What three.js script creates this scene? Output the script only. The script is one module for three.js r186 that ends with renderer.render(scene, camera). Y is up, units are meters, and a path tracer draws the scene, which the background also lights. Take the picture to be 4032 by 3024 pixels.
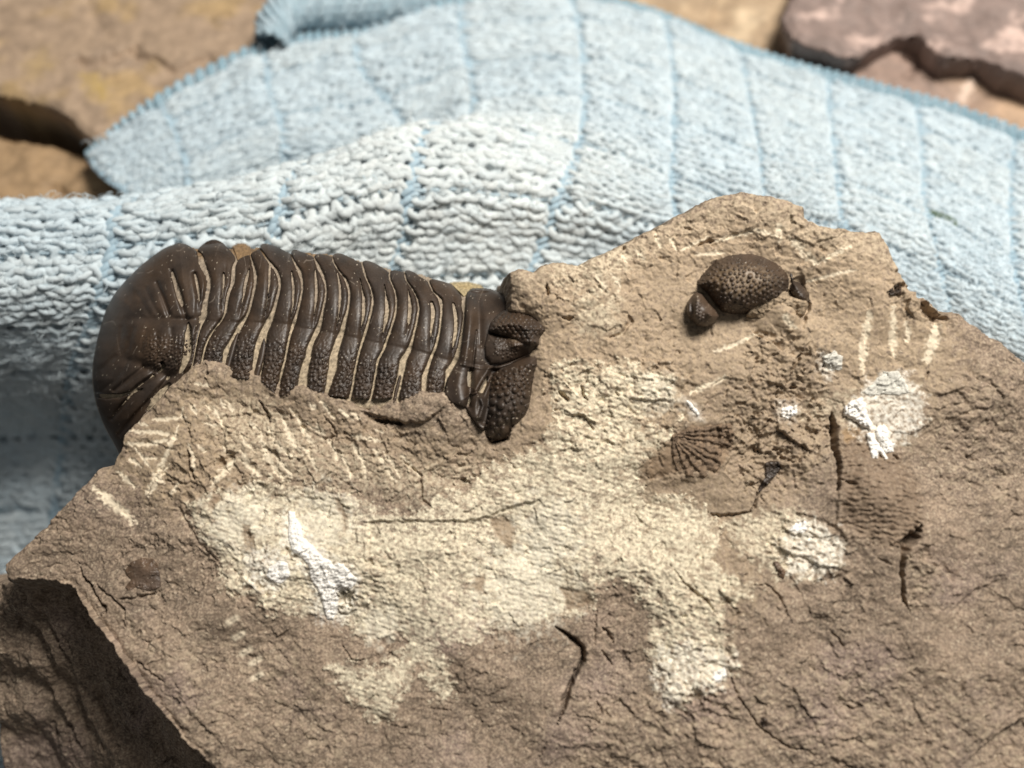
import * as THREE from 'three';
import { RectAreaLightUniformsLib } from 'three/addons/lights/RectAreaLightUniformsLib.js';
import { mergeGeometries } from 'three/addons/utils/BufferGeometryUtils.js';

// ------------------------------------------------------------------ camera, light, exposure
const FOV = 40, PITCH = 58 * Math.PI / 180, CAM_H = 0.161;
const scene = new THREE.Scene();
const camera = new THREE.PerspectiveCamera(FOV, 4 / 3, 0.01, 6);
camera.position.set(0, CAM_H, 0);
camera.lookAt(0, CAM_H - Math.sin(PITCH), -Math.cos(PITCH));
camera.focus = 0.155;
camera.userData.fStop = 9.5;
const renderer = new THREE.WebGLRenderer({ antialias: true });
renderer.toneMapping = THREE.LinearToneMapping;
renderer.toneMappingExposure = 1.0;
renderer.shadowMap.enabled = true;
scene.background = new THREE.Color(0.12, 0.118, 0.115);   // the dim room around the lamp
RectAreaLightUniformsLib.init();
const LAMP = { at: new THREE.Vector3(0.16, 0.47, -0.18), aim: new THREE.Vector3(0, 0.02, -0.14), size: 0.17, power: 41, color: new THREE.Color(1, 0.95, 0.875) };

// ------------------------------------------------------------------ helpers: random, noise
let seed = 20240611;
const rnd = () => { seed = (seed + 0x6D2B79F5) | 0; let t = Math.imul(seed ^ (seed >>> 15), 1 | seed); t = (t + Math.imul(t ^ (t >>> 7), 61 | t)) ^ t; return ((t ^ (t >>> 14)) >>> 0) / 4294967296; };
const PERM = new Uint8Array(512);
{ const p = [...Array(256).keys()]; for (let i = 255; i > 0; i--) { const j = Math.floor(rnd() * (i + 1)); [p[i], p[j]] = [p[j], p[i]]; } for (let i = 0; i < 512; i++) PERM[i] = p[i & 255]; }
const GX = new Float32Array(256), GY = new Float32Array(256);
for (let i = 0; i < 256; i++) { GX[i] = Math.cos(i * 2.39996); GY[i] = Math.sin(i * 2.39996); }
function noise(x, y) {                                   // gradient noise, about -0.7 .. 0.7
  const xi = Math.floor(x), yi = Math.floor(y), fx = x - xi, fy = y - yi;
  const a = xi & 255, b = yi & 255;
  const u = fx * fx * fx * (fx * (fx * 6 - 15) + 10), v = fy * fy * fy * (fy * (fy * 6 - 15) + 10);
  const g = (i, j, dx, dy) => { const h = PERM[PERM[(a + i) & 255] + ((b + j) & 255)]; return GX[h] * dx + GY[h] * dy; };
  const n0 = g(0, 0, fx, fy), n1 = g(1, 0, fx - 1, fy), n2 = g(0, 1, fx, fy - 1), n3 = g(1, 1, fx - 1, fy - 1);
  return (n0 + (n1 - n0) * u) * (1 - v) + (n2 + (n3 - n2) * u) * v;
}
function fbm(x, y, oct = 4, gain = 0.5) { let a = 1, s = 0, f = 1; for (let i = 0; i < oct; i++) { s += a * noise(x * f + i * 17.3, y * f - i * 9.1); a *= gain; f *= 2.03; } return s; }
const ridged = (x, y) => 1 - 2 * Math.abs(noise(x, y));
const hash2 = (i, j, k = 0) => PERM[(PERM[(PERM[i & 255] + j) & 255] + k) & 255] / 255;
function cells(x, y, jit = 0.8) {                        // distance to the nearest scattered point, in cells
  const xi = Math.floor(x), yi = Math.floor(y); let d = 9, id = 0;
  for (let i = -1; i < 2; i++) for (let j = -1; j < 2; j++) {
    const a = xi + i, b = yi + j, px = a + 0.5 + (hash2(a, b, 1) - 0.5) * jit, py = b + 0.5 + (hash2(a, b, 2) - 0.5) * jit, q = (x - px) ** 2 + (y - py) ** 2;
    if (q < d) { d = q; id = hash2(a, b, 3); }
  }
  return [Math.sqrt(d), id];
}
const FC = [0, 0];
function flake(x, y) {                                   // a broken surface: every chip is a small plane with its own tilt
  const xi = Math.floor(x), yi = Math.floor(y); let d = 9, a = 0, b = 0, dx = 0, dy = 0;
  for (let i = -1; i < 2; i++) for (let j = -1; j < 2; j++) {
    const p = xi + i + 0.5 + (hash2(xi + i, yi + j, 1) - 0.5) * 0.95, q = yi + j + 0.5 + (hash2(xi + i, yi + j, 2) - 0.5) * 0.95, e = (x - p) ** 2 + (y - q) ** 2;
    if (e < d) { d = e; a = xi + i; b = yi + j; dx = x - p; dy = y - q; }
  }
  FC[1] = hash2(a, b, 3) - 0.5;
  return FC[0] = 0.7 * (hash2(a, b, 4) - 0.5) + (hash2(a, b, 5) - 0.5) * dx * 1.5 + (hash2(a, b, 6) - 0.5) * dy * 1.5;
}
const clamp = (x, a = 0, b = 1) => x < a ? a : x > b ? b : x;
const smooth = (a, b, x) => { const t = clamp((x - a) / (b - a)); return t * t * (3 - 2 * t); };
const lerp = (a, b, t) => a + (b - a) * t;

// ------------------------------------------------------------------ helpers: where things stand
// places were read off the photograph (4032 x 3024) and are turned into points on the faces of the things themselves
const TY = Math.tan(FOV * Math.PI / 360), TX = TY * 4 / 3, SP = Math.sin(PITCH), CP = Math.cos(PITCH);
const RIGHT = new THREE.Vector3(1, 0, 0), UP = new THREE.Vector3(0, CP, -SP), FWD = new THREE.Vector3(0, -SP, -CP);
function ray(sx, sy) { const x = (sx / 2016 - 1) * TX, y = (1 - sy / 1512) * TY; return [x, y * CP - SP, -y * SP - CP]; }
function atDepth(sx, sy, mm) { const r = ray(sx, sy), d = mm / 1000; return new THREE.Vector3(r[0] * d, CAM_H + r[1] * d, r[2] * d); }
const scaleList = (ox, oy, k) => (list) => list.map(([x, y, ...r]) => [ox + x * k, oy + y * k, ...r.map((w) => w * k)]);
const V = scaleList(0, 0, 4032 / 2212);
const R1 = scaleList(350, 920, 800 / 2212), R2 = scaleList(1000, 920, 800 / 2212), R3 = scaleList(1500, 1080, 800 / 2212), R4 = scaleList(700, 1080, 800 / 2212);
const Q = scaleList(400, 1400, 1400 / 2212), QB = scaleList(1300, 1974, 1400 / 2212), QC = scaleList(2632, 1974, 1400 / 2212), QD = scaleList(2632, 1000, 1400 / 2212), QA = scaleList(0, 1974, 1400 / 2212);
const QT = scaleList(0, 0, 1400 / 2212), QU = scaleList(2632, 0, 1400 / 2212);
const H1 = scaleList(1950, 700, 1600 / 2212), H2 = scaleList(3300, 800, 732 / 1735), HEAD = scaleList(2600, 900, 700 / 2212), CEPH = scaleList(1750, 1100, 500 / 1185), LFT = scaleList(0, 1700, 1200 / 2212), T0 = scaleList(300, 850, 1000 / 1659), T1 = scaleList(1200, 850, 1100 / 1825);

class Face {                                             // a plane with its own millimetre axes; z is out of the plane
  constructor(o, ex, ey, en) { this.o = o; this.x = ex; this.y = ey; this.n = en; }
  hit(sx, sy, z = 0) {
    const r = ray(sx, sy), n = this.n, o = this.o, zz = z / 1000;
    const d = (n.x * o.x + n.y * (o.y - CAM_H) + n.z * o.z + zz) / (n.x * r[0] + n.y * r[1] + n.z * r[2]);
    return [r[0] * d, CAM_H + r[1] * d, r[2] * d];
  }
  local(sx, sy, z = 0) { const p = this.hit(sx, sy, z), a = p[0] - this.o.x, b = p[1] - this.o.y, c = p[2] - this.o.z; return [(a * this.x.x + b * this.x.y + c * this.x.z) * 1000, (a * this.y.x + b * this.y.y + c * this.y.z) * 1000]; }
  list(pts, z = 0) { return pts.map(([x, y]) => this.local(x, y, z)); }
}
// the rock's broken face leans towards the viewer, its top and right edge a little farther off
const rockFace = (() => {
  const n = FWD.clone().negate().applyAxisAngle(RIGHT, -7 * Math.PI / 180).applyAxisAngle(UP, -3 * Math.PI / 180).normalize();
  const ex = new THREE.Vector3().crossVectors(UP, n).normalize(), ey = new THREE.Vector3().crossVectors(n, ex).normalize();
  return new Face(atDepth(2016, 1512, 150), ex, ey, n);
})();
const levelFace = (mm, z = 0) => new Face(new THREE.Vector3(0, mm / 1000, -0.14), new THREE.Vector3(1, 0, 0), new THREE.Vector3(0, 0, -1), new THREE.Vector3(0, 1, 0));

// ------------------------------------------------------------------ helpers: names, meshes
const used = {};
function numbered(name) { const n = used[name] = (used[name] ?? -1) + 1; return n ? `${name}_${String(n).padStart(3, '0')}` : name; }
function thing(name, label, category, at, group) {
  const g = new THREE.Group(); g.name = numbered(name); g.position.copy(at); g.userData = { label, category }; if (group) g.userData.group = group;
  scene.add(g); return g;
}
function meshOf(name, pos, idx, col, mat, parent, base) {
  const g = new THREE.BufferGeometry(), p = new Float32Array(pos.length);
  for (let i = 0; i < pos.length; i += 3) { p[i] = pos[i] - base.x; p[i + 1] = pos[i + 1] - base.y; p[i + 2] = pos[i + 2] - base.z; }
  g.setAttribute('position', new THREE.BufferAttribute(p, 3));
  if (col) g.setAttribute('color', new THREE.BufferAttribute(col instanceof Float32Array ? col : new Float32Array(col), 3));
  g.setIndex(new THREE.BufferAttribute(new Uint32Array(idx), 1)); g.computeVertexNormals();
  const m = new THREE.Mesh(g, mat); m.name = name; m.castShadow = m.receiveShadow = true; parent.add(m); return m;
}
function curve(list) {                                   // [[x, y, w]] from top to bottom -> x and w at any y
  const n = list.length;
  return (y, k = 0) => {
    let i = 0; while (i < n - 2 && y > list[i + 1][1]) i++;
    const a = list[i], b = list[i + 1], t = (y - a[1]) / (b[1] - a[1]), c = k ? 2 : 0;
    if (t <= 0) return k ? a[c] : a[0] + (b[0] - a[0]) * Math.max(t, -0.6);
    if (t >= 1) return k ? b[c] : b[0] + (b[0] - a[0]) * (t - 1);
    const p0 = list[Math.max(0, i - 1)], p3 = list[Math.min(n - 1, i + 2)];
    const m1 = i > 0 ? (b[c] - p0[c]) / (b[1] - p0[1]) : (b[c] - a[c]) / (b[1] - a[1]), m2 = i < n - 2 ? (p3[c] - a[c]) / (p3[1] - a[1]) : (b[c] - a[c]) / (b[1] - a[1]), h = b[1] - a[1], t2 = t * t, t3 = t2 * t;
    return a[c] * (2 * t3 - 3 * t2 + 1) + m1 * h * (t3 - 2 * t2 + t) + b[c] * (3 * t2 - 2 * t3) + m2 * h * (t3 - t2);
  };
}
function toLine(pts, x, y) {                             // distance to a polyline, with the width there
  let best = 1e18, w = 0;
  for (let i = 0; i < pts.length - 1; i++) {
    const a = pts[i], b = pts[i + 1], dx = b[0] - a[0], dy = b[1] - a[1], t = clamp(((x - a[0]) * dx + (y - a[1]) * dy) / (dx * dx + dy * dy + 1e-12)), q = (x - a[0] - dx * t) ** 2 + (y - a[1] - dy * t) ** 2;
    if (q < best) { best = q; w = a[2] !== undefined ? lerp(a[2], b[2] ?? a[2], t) : 0; }
  }
  return [Math.sqrt(best), w];
}
function inside(poly, x, y) {                            // signed distance to a closed outline, negative inside
  let best = 1e18, odd = false;
  for (let i = 0, j = poly.length - 1; i < poly.length; j = i++) {
    const a = poly[j], b = poly[i], dx = b[0] - a[0], dy = b[1] - a[1], t = clamp(((x - a[0]) * dx + (y - a[1]) * dy) / (dx * dx + dy * dy + 1e-12)), q = (x - a[0] - dx * t) ** 2 + (y - a[1] - dy * t) ** 2;
    if (q < best) best = q;
    if ((b[1] > y) !== (a[1] > y) && x < (a[0] - b[0]) * (y - b[1]) / (a[1] - b[1]) + b[0]) odd = !odd;
  }
  return odd ? -Math.sqrt(best) : Math.sqrt(best);
}
function boxOf(pts, pad = 0) { let a = 1e9, b = 1e9, c = -1e9, d = -1e9; for (const [x, y] of pts) { a = Math.min(a, x); b = Math.min(b, y); c = Math.max(c, x); d = Math.max(d, y); } return [a - pad, b - pad, c + pad, d + pad]; }

// a carved sheet: heights and colours on a fine grid of a Face, changed stroke by stroke
class Carving {
  constructor(face, box, step) {
    this.face = face; this.x0 = box[0]; this.y0 = box[1]; this.step = step; this.nx = Math.ceil((box[2] - box[0]) / step) + 1; this.ny = Math.ceil((box[3] - box[1]) / step) + 1;
    const n = this.nx * this.ny; this.z = new Float32Array(n); this.c = new Float32Array(n * 3); this.d = new Float32Array(n);
  }
  each(fn, box) {
    const { x0, y0, step, nx, ny } = this, i0 = box ? Math.max(0, Math.floor((box[0] - x0) / step)) : 0, i1 = box ? Math.min(nx - 1, Math.ceil((box[2] - x0) / step)) : nx - 1, j0 = box ? Math.max(0, Math.floor((box[1] - y0) / step)) : 0, j1 = box ? Math.min(ny - 1, Math.ceil((box[3] - y0) / step)) : ny - 1;
    for (let j = j0; j <= j1; j++) for (let i = i0; i <= i1; i++) fn(j * nx + i, x0 + i * step, y0 + j * step);
  }
  tint(k, c, a) { const q = this.c; q[3 * k] += (c[0] - q[3 * k]) * a; q[3 * k + 1] += (c[1] - q[3 * k + 1]) * a; q[3 * k + 2] += (c[2] - q[3 * k + 2]) * a; }
  // a line of width w (mm): dz at its middle; colour and how much of it
  stroke(pts, w, { dz = 0, color, alpha = 1, rough = 0.35, sharp = 2, freq = 1.2 } = {}) {
    this.each((k, x, y) => {
      const nx = noise(x * freq + 31, y * freq), ny = noise(x * freq, y * freq + 57);
      const [q, ww] = toLine(pts, x + nx * rough * w * 1.4, y + ny * rough * w * 1.4), r = q / ((ww || 1) * w * 0.5);
      if (r > 2.2) return;
      const g = Math.exp(-(r ** sharp));
      this.z[k] += dz * g;
      if (color) this.tint(k, color, clamp(g * 1.5 - 0.05 + rough * 0.6 * fbm(x * 2.6, y * 2.6, 3, 0.7)) * alpha);
    }, boxOf(pts, w * 3));
  }
  // an area with a ragged edge
  area(pts, { dz = 0, fuzz = 1, color, alpha = 1, grain = 0.3, soft = 0.4, holes, fn } = {}) {
    this.each((k, x, y) => {
      const d = inside(pts, x, y) + fuzz * (fbm(x * 0.9, y * 0.9, 4, 0.6) + 0.5 * noise(x * 5, y * 5));
      if (d > soft) return;
      const g = smooth(soft, -soft, d);
      this.z[k] += dz * g;
      if (fn) fn(k, x, y, g, d);
      if (color) this.tint(k, color, g * alpha * (holes ? 1 - 0.75 * smooth(holes - 0.04, holes + 0.1, fbm(x * 0.55 + 20, y * 0.8, 5, 0.7) + 0.34 * smooth(-3.2, 0, d)) : 1) * clamp(1 - grain * (0.5 + 1.1 * fbm(x * 1.7 + 9, y * 1.7, 4, 0.7))));
    }, boxOf(pts, fuzz * 2 + 1));
  }
  // one side of a line is lower: a small ledge
  ledge(pts, h, reach) {
    this.each((k, x, y) => {
      const px = x + 0.35 * noise(x * 1.3, y * 1.3) + 0.12 * noise(x * 5, y * 5), py = y + 0.35 * noise(x * 1.3 + 40, y * 1.3);
      let best = 1e9, side = 0, end = 0;
      for (let i = 0; i < pts.length - 1; i++) {
        const a = pts[i], b = pts[i + 1], dx = b[0] - a[0], dy = b[1] - a[1], l = Math.hypot(dx, dy), tt = ((px - a[0]) * dx + (py - a[1]) * dy) / (l * l), t = clamp(tt), q = Math.hypot(px - a[0] - dx * t, py - a[1] - dy * t);
        if (q < best) { best = q; side = ((px - a[0]) * dy - (py - a[1]) * dx) / l; end = (i === 0 && tt < 0) || (i === pts.length - 2 && tt > 1) ? 1 : 0; }
      }
      if (best > reach || side < -0.12) return;
      const e = end ? clamp(1 - best / (reach * 0.4)) : 1;
      this.z[k] -= h * smooth(-0.12, 0.12, side) * (1 - smooth(0, reach, best)) * e;
    }, boxOf(pts, reach + 1));
  }
  height(x, y) { const i = clamp(Math.round((x - this.x0) / this.step), 0, this.nx - 1), j = clamp(Math.round((y - this.y0) / this.step), 0, this.ny - 1); return this.z[j * this.nx + i]; }
  build(name, keep, mat, parent, base) {
    const { nx, ny, step, face } = this, map = new Int32Array(nx * ny).fill(-1), pos = [], col = [], idx = [];
    const ok = new Uint8Array(nx * ny); for (let k = 0; k < nx * ny; k++) ok[k] = keep(k) ? 1 : 0;
    const put = (k) => {
      if (map[k] < 0) {
        const x = (this.x0 + (k % nx) * step) / 1000, y = (this.y0 + Math.floor(k / nx) * step) / 1000, z = this.z[k] / 1000; map[k] = pos.length / 3;
        pos.push(face.o.x + face.x.x * x + face.y.x * y + face.n.x * z, face.o.y + face.x.y * x + face.y.y * y + face.n.y * z, face.o.z + face.x.z * x + face.y.z * y + face.n.z * z);
        col.push(this.c[3 * k], this.c[3 * k + 1], this.c[3 * k + 2]);
      }
      return map[k];
    };
    for (let j = 0; j < ny - 1; j++) for (let i = 0; i < nx - 1; i++) {
      const a = j * nx + i, b = a + 1, c = a + nx, d = c + 1;
      if (!(ok[a] && ok[b] && ok[c] && ok[d])) continue;
      const p = put(a), q = put(b), r = put(c), s = put(d);
      if (Math.abs(this.z[a] - this.z[d]) < Math.abs(this.z[b] - this.z[c])) idx.push(p, q, s, p, s, r); else idx.push(p, q, r, q, s, r);
    }
    return meshOf(name, pos, idx, col, mat, parent, base);
  }
}

// ------------------------------------------------------------------ materials
function grainTexture(n, f) {
  const d = new Uint8Array(n * n * 4);
  for (let j = 0; j < n; j++) for (let i = 0; i < n; i++) { const v = clamp(0.5 + f(i, j)) * 255, k = 4 * (j * n + i); d[k] = d[k + 1] = d[k + 2] = v; d[k + 3] = 255; }
  const t = new THREE.DataTexture(d, n, n); t.wrapS = t.wrapT = THREE.RepeatWrapping; t.magFilter = THREE.LinearFilter; t.needsUpdate = true; return t;
}
const M = {
  rock: new THREE.MeshStandardMaterial({ vertexColors: true, roughness: 0.82, name: 'shale' }),
  fossil: new THREE.MeshPhysicalMaterial({ vertexColors: true, roughness: 0.47, specularIntensity: 0.9, name: 'fossil_shell' }),
  infill: new THREE.MeshStandardMaterial({ vertexColors: true, roughness: 0.9, name: 'matrix_infill' }),
  crust: new THREE.MeshStandardMaterial({ vertexColors: true, roughness: 0.75, name: 'calcite' }),
  yarn: new THREE.MeshPhysicalMaterial({ roughness: 0.95, sheen: 0.3, sheenRoughness: 0.6, sheenColor: new THREE.Color(0.6, 0.6, 0.6), name: 'cotton_yarn' }),
  backing: new THREE.MeshStandardMaterial({ vertexColors: true, roughness: 0.95, name: 'cloth_backing' }),
  stone: new THREE.MeshStandardMaterial({ vertexColors: true, roughness: 0.72, name: 'loose_stone' }),
  ground: new THREE.MeshStandardMaterial({ color: new THREE.Color(0.05, 0.042, 0.035), roughness: 0.9, name: 'dark_table' }),
  lampBody: new THREE.MeshStandardMaterial({ color: new THREE.Color(0.6, 0.6, 0.58), roughness: 0.5, name: 'lamp_housing' }),
  lampGlow: new THREE.MeshStandardMaterial({ color: new THREE.Color(0.9, 0.9, 0.88), emissive: new THREE.Color(1, 0.955, 0.885), emissiveIntensity: 4, roughness: 0.6, name: 'lamp_diffuser' }),
};

// ------------------------------------------------------------------ lamp (above the top right corner, outside the picture)
{
  const g = thing('desk_lamp', 'square white lamp panel shining down on the rock', 'lamp', LAMP.at), s = LAMP.size;
  g.lookAt(LAMP.at.clone().multiplyScalar(2).sub(LAMP.aim)); g.updateMatrixWorld();
  const b = new THREE.Mesh(new THREE.BoxGeometry(s + 0.016, s + 0.016, 0.014), M.lampBody); b.name = 'housing'; b.position.z = 0.012; g.add(b);
  const f = new THREE.Mesh(new THREE.PlaneGeometry(s, s), M.lampGlow); f.name = 'diffuser'; f.rotation.y = Math.PI; f.position.z = 0.003; g.add(f);
  b.castShadow = true;
  const l = new THREE.RectAreaLight(LAMP.color, LAMP.power, s, s); l.position.copy(LAMP.at).addScaledVector(LAMP.aim.clone().sub(LAMP.at).normalize(), 0.002); l.lookAt(LAMP.aim); scene.add(l);
}

// ------------------------------------------------------------------ ground
{
  const g = new THREE.Mesh(new THREE.PlaneGeometry(3, 3), M.ground); g.rotation.x = -Math.PI / 2; g.name = 'ground'; g.position.set(0, -0.045, -0.2); g.receiveShadow = true; g.userData = { kind: 'structure', label: 'dark table top under the stones and cloth', category: 'table top' }; scene.add(g);
}

// ------------------------------------------------------------------ the big trilobite: its shape in millimetres over the rock's face
const GAPS = [                                           // the joints between tail, eleven segments and head, from the tail on: [x, y, width]
  R1([[1180, 185, 10], [1215, 240, 50], [1245, 350, 70], [1290, 440, 50], [1312, 540, 35], [1292, 680, 32], [1270, 800, 50], [1262, 890, 55], [1222, 1000, 20], [1190, 1100, 8], [1160, 1250, 8], [1125, 1430, 10], [1080, 1540, 10], [1050, 1640, 10]]),
  R1([[1610, 290, 30], [1585, 350, 30], [1575, 440, 48], [1565, 540, 35], [1525, 640, 28], [1500, 760, 25], [1487, 850, 20], [1440, 950, 10], [1380, 1020, 8], [1310, 1130, 6], [1262, 1250, 6], [1232, 1400, 8], [1210, 1560, 8]]),
  R1([[1755, 230, 14], [1790, 340, 22], [1812, 440, 36], [1808, 560, 25], [1775, 720, 20], [1733, 870, 22], [1662, 980, 60], [1610, 1080, 55], [1575, 1160, 85], [1530, 1260, 130], [1500, 1400, 105], [1480, 1560, 90]]),
  R1([[1865, 165, 14], [1925, 260, 30], [1990, 335, 46], [2055, 430, 42], [2080, 560, 22], [2050, 700, 28], [2010, 850, 42], [1955, 970, 85], [1905, 1080, 90], [1878, 1180, 125], [1860, 1300, 140], [1838, 1450, 130], [1815, 1580, 120]]),
  R2([[400, 215, 10], [440, 310, 20], [485, 380, 48], [515, 480, 35], [528, 580, 12], [510, 700, 10], [475, 850, 16], [445, 950, 32], [400, 1080, 22], [365, 1230, 14], [345, 1350, 10], [310, 1480, 20], [275, 1640, 12], [255, 1760, 10]]),
  R2([[655, 255, 8], [715, 380, 46], [755, 470, 36], [782, 560, 18], [785, 660, 14], [755, 820, 14], [725, 960, 40], [690, 1060, 60], [635, 1170, 50], [605, 1250, 60], [590, 1340, 70], [560, 1440, 90], [540, 1540, 100], [530, 1640, 120], [500, 1760, 110]]),
  R2([[853, 250, 8], [870, 320, 8], [930, 410, 12], [995, 490, 36], [1032, 590, 28], [1040, 680, 20], [1025, 820, 18], [990, 950, 40], [965, 1050, 55], [925, 1160, 75], [895, 1250, 80], [868, 1350, 100], [862, 1450, 105], [835, 1550, 80], [810, 1650, 60], [780, 1760, 40]]),
  R2([[1175, 320, 8], [1215, 460, 12], [1268, 580, 12], [1295, 700, 10], [1282, 820, 18], [1255, 930, 18], [1220, 1060, 26], [1190, 1150, 24], [1150, 1270, 16], [1120, 1400, 16], [1095, 1540, 12], [1075, 1660, 14], [1050, 1780, 10]]),
  R2([[1475, 420, 8], [1480, 490, 8], [1525, 590, 10], [1550, 700, 12], [1545, 850, 12], [1510, 980, 12], [1465, 1110, 14], [1415, 1250, 20], [1350, 1380, 20], [1330, 1500, 14], [1305, 1640, 12], [1270, 1800, 10]]),
  R2([[1640, 420, 8], [1655, 500, 8], [1725, 600, 14], [1775, 700, 18], [1795, 800, 18], [1780, 920, 12], [1755, 1040, 16], [1715, 1190, 30], [1680, 1280, 60], [1630, 1370, 80], [1610, 1480, 76], [1590, 1570, 70], [1565, 1680, 80], [1540, 1780, 70]]),
  R3([[520, 80, 8], [565, 180, 12], [640, 260, 46], [660, 370, 24], [655, 480, 12], [635, 640, 16], [600, 780, 24], [560, 870, 26], [520, 980, 34], [480, 1100, 62], [472, 1200, 64], [465, 1300, 40], [455, 1400, 30]]),
  R3([[775, 105, 10], [840, 180, 16], [900, 250, 45], [900, 350, 40], [905, 440, 14], [895, 560, 12], [870, 700, 18], [840, 830, 24], [795, 950, 40], [740, 1030, 60], [715, 1120, 18], [700, 1220, 14], [680, 1320, 20], [650, 1420, 16]]),
];
const FURROWS = [                                        // the furrow across each segment's flank, from the tail on
  R1([[1468, 425, 18], [1470, 500, 30], [1462, 600, 14], [1450, 700, 6], [1445, 800, 3]]),
  R1([[1745, 385, 10], [1725, 460, 36], [1700, 570, 36], [1685, 680, 20], [1660, 770, 8], [1640, 850, 3]]),
  R1([[1970, 335, 24], [1968, 430, 30], [1966, 520, 28], [1955, 620, 12], [1940, 740, 6], [1910, 900, 3]]),
  R2([[410, 405, 12], [420, 480, 28], [430, 600, 32], [428, 700, 28], [425, 780, 16], [405, 860, 6], [398, 960, 4]]),
  R2([[668, 395, 16], [675, 500, 34], [680, 620, 38], [675, 720, 34], [665, 810, 16], [640, 950, 4]]),
  R2([[908, 425, 14], [930, 530, 30], [938, 640, 34], [935, 740, 34], [928, 830, 16], [912, 950, 6], [900, 1020, 12], [893, 1070, 3]]),
  R2([[1155, 485, 8], [1175, 590, 16], [1195, 700, 38], [1195, 800, 44], [1190, 900, 34], [1170, 1000, 12], [1158, 1090, 5]]),
  R2([[1420, 550, 8], [1435, 660, 20], [1445, 740, 46], [1450, 840, 52], [1435, 940, 50], [1420, 1010, 24], [1400, 1100, 12], [1390, 1160, 3]]),
  R2([[1680, 610, 8], [1692, 700, 30], [1700, 800, 46], [1690, 920, 42], [1675, 1010, 24], [1660, 1070, 5]]),
  R2([[1932, 740, 36], [1950, 830, 54], [1945, 930, 44], [1930, 1050, 26], [1925, 1110, 14], [1915, 1200, 4]]),
  R3([[785, 310, 28], [805, 400, 46], [815, 500, 44], [812, 620, 44], [795, 720, 34], [785, 775, 18], [765, 880, 4]]),
];
const RIM = [...R1([[35, 1600], [45, 1400], [65, 1270], [90, 1150], [130, 1000], [180, 850], [270, 670], [400, 510], [560, 350], [700, 240], [830, 155], [980, 98], [1180, 130], [1400, 100], [1620, 150], [1950, 110]]), ...R2([[400, 190], [600, 180], [860, 200], [1060, 240], [1300, 300], [1560, 380], [1830, 410], [2000, 480]]), ...R3([[720, 90], [850, 150], [990, 165], [1130, 165], [1330, 130], [1600, 0], [2200, -250]])];
RIM.unshift(...T0([[330, 1700], [280, 1560], [240, 1480], [190, 1390], [140, 1260]]));
const RIM_IN = [...RIM, [2500, 1900], [480, 1900]];
const KNEE = curve([[1254, 400], [1258, 700], [1262, 800], [1268, 1000], [1272, 1105], [1290, 1190], [1305, 1286], [1326, 1387], [1345, 1470], [1362, 1557], [1383, 1655], [1412, 1750], [1428, 1826], [1450, 1950], [1380, 2100]]);  // given as [y, x]: the line where flank and axis meet
const LIFT = 10.5;
function bodyZ(x, y) {                                   // the smooth body under all ridges, mm
  const d = Math.max(0, -inside(RIM_IN, x, y)), f = clamp(d / 270), k = y - KNEE(x);
  let z = -LIFT + 0.4 + LIFT * Math.sqrt(Math.max(0, 1 - (1 - f) ** 2));
  if (x > 640) { const w = smooth(640, 760, x); z += w * (k > 0 ? 1.5 * Math.sin(Math.min(k / 260, 1) * Math.PI / 2) : 0) - w * 0.14 * Math.exp(-((k / 12) ** 2)); }
  if (x < 640) z -= 1.2 * smooth(1480, 1780, y);
  return z;
}
const trilobiteBase = (() => { const p = rockFace.hit(1200, 1400, -10); return new THREE.Vector3(p[0], p[1], p[2]); })();
const trilobite = thing('trilobite_fossil', 'large dark brown ribbed trilobite half sunk in the upper side of the rock', 'fossil', trilobiteBase);
const DARK = [0.043, 0.0295, 0.0205];
function shellColor(x, y, out, o, light = 1) {
  let t = light * (0.92 + 0.5 * fbm(x / 60, y / 60, 3) + 0.25 * noise(x / 5, y / 5));
  const warm = clamp(0.5 + 0.9 * fbm(x / 130 + 7, y / 130, 3));
  let r = DARK[0] * t * lerp(0.95, 1.12, warm), g = DARK[1] * t, b = DARK[2] * t * lerp(1.1, 0.85, warm);
  const [q, id] = cells(x / 17, y / 17, 0.9);            // dust grains and chips caught on the shell
  if (id > 0.74 && q < 0.03 + 0.12 * (id - 0.74) * 4 * (0.5 + noise(x / 90, y / 90))) { r = 0.42; g = 0.36; b = 0.28; }
  const sc = ridged(x / 90 + y / 400, y / 260 - x / 500); if (sc > 0.985 && noise(x / 40, y / 40) > 0.1) { r = lerp(r, 0.3, 0.35); g = lerp(g, 0.25, 0.35); b = lerp(b, 0.2, 0.35); }
  out[o] = r; out[o + 1] = g; out[o + 2] = b;
}
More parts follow.
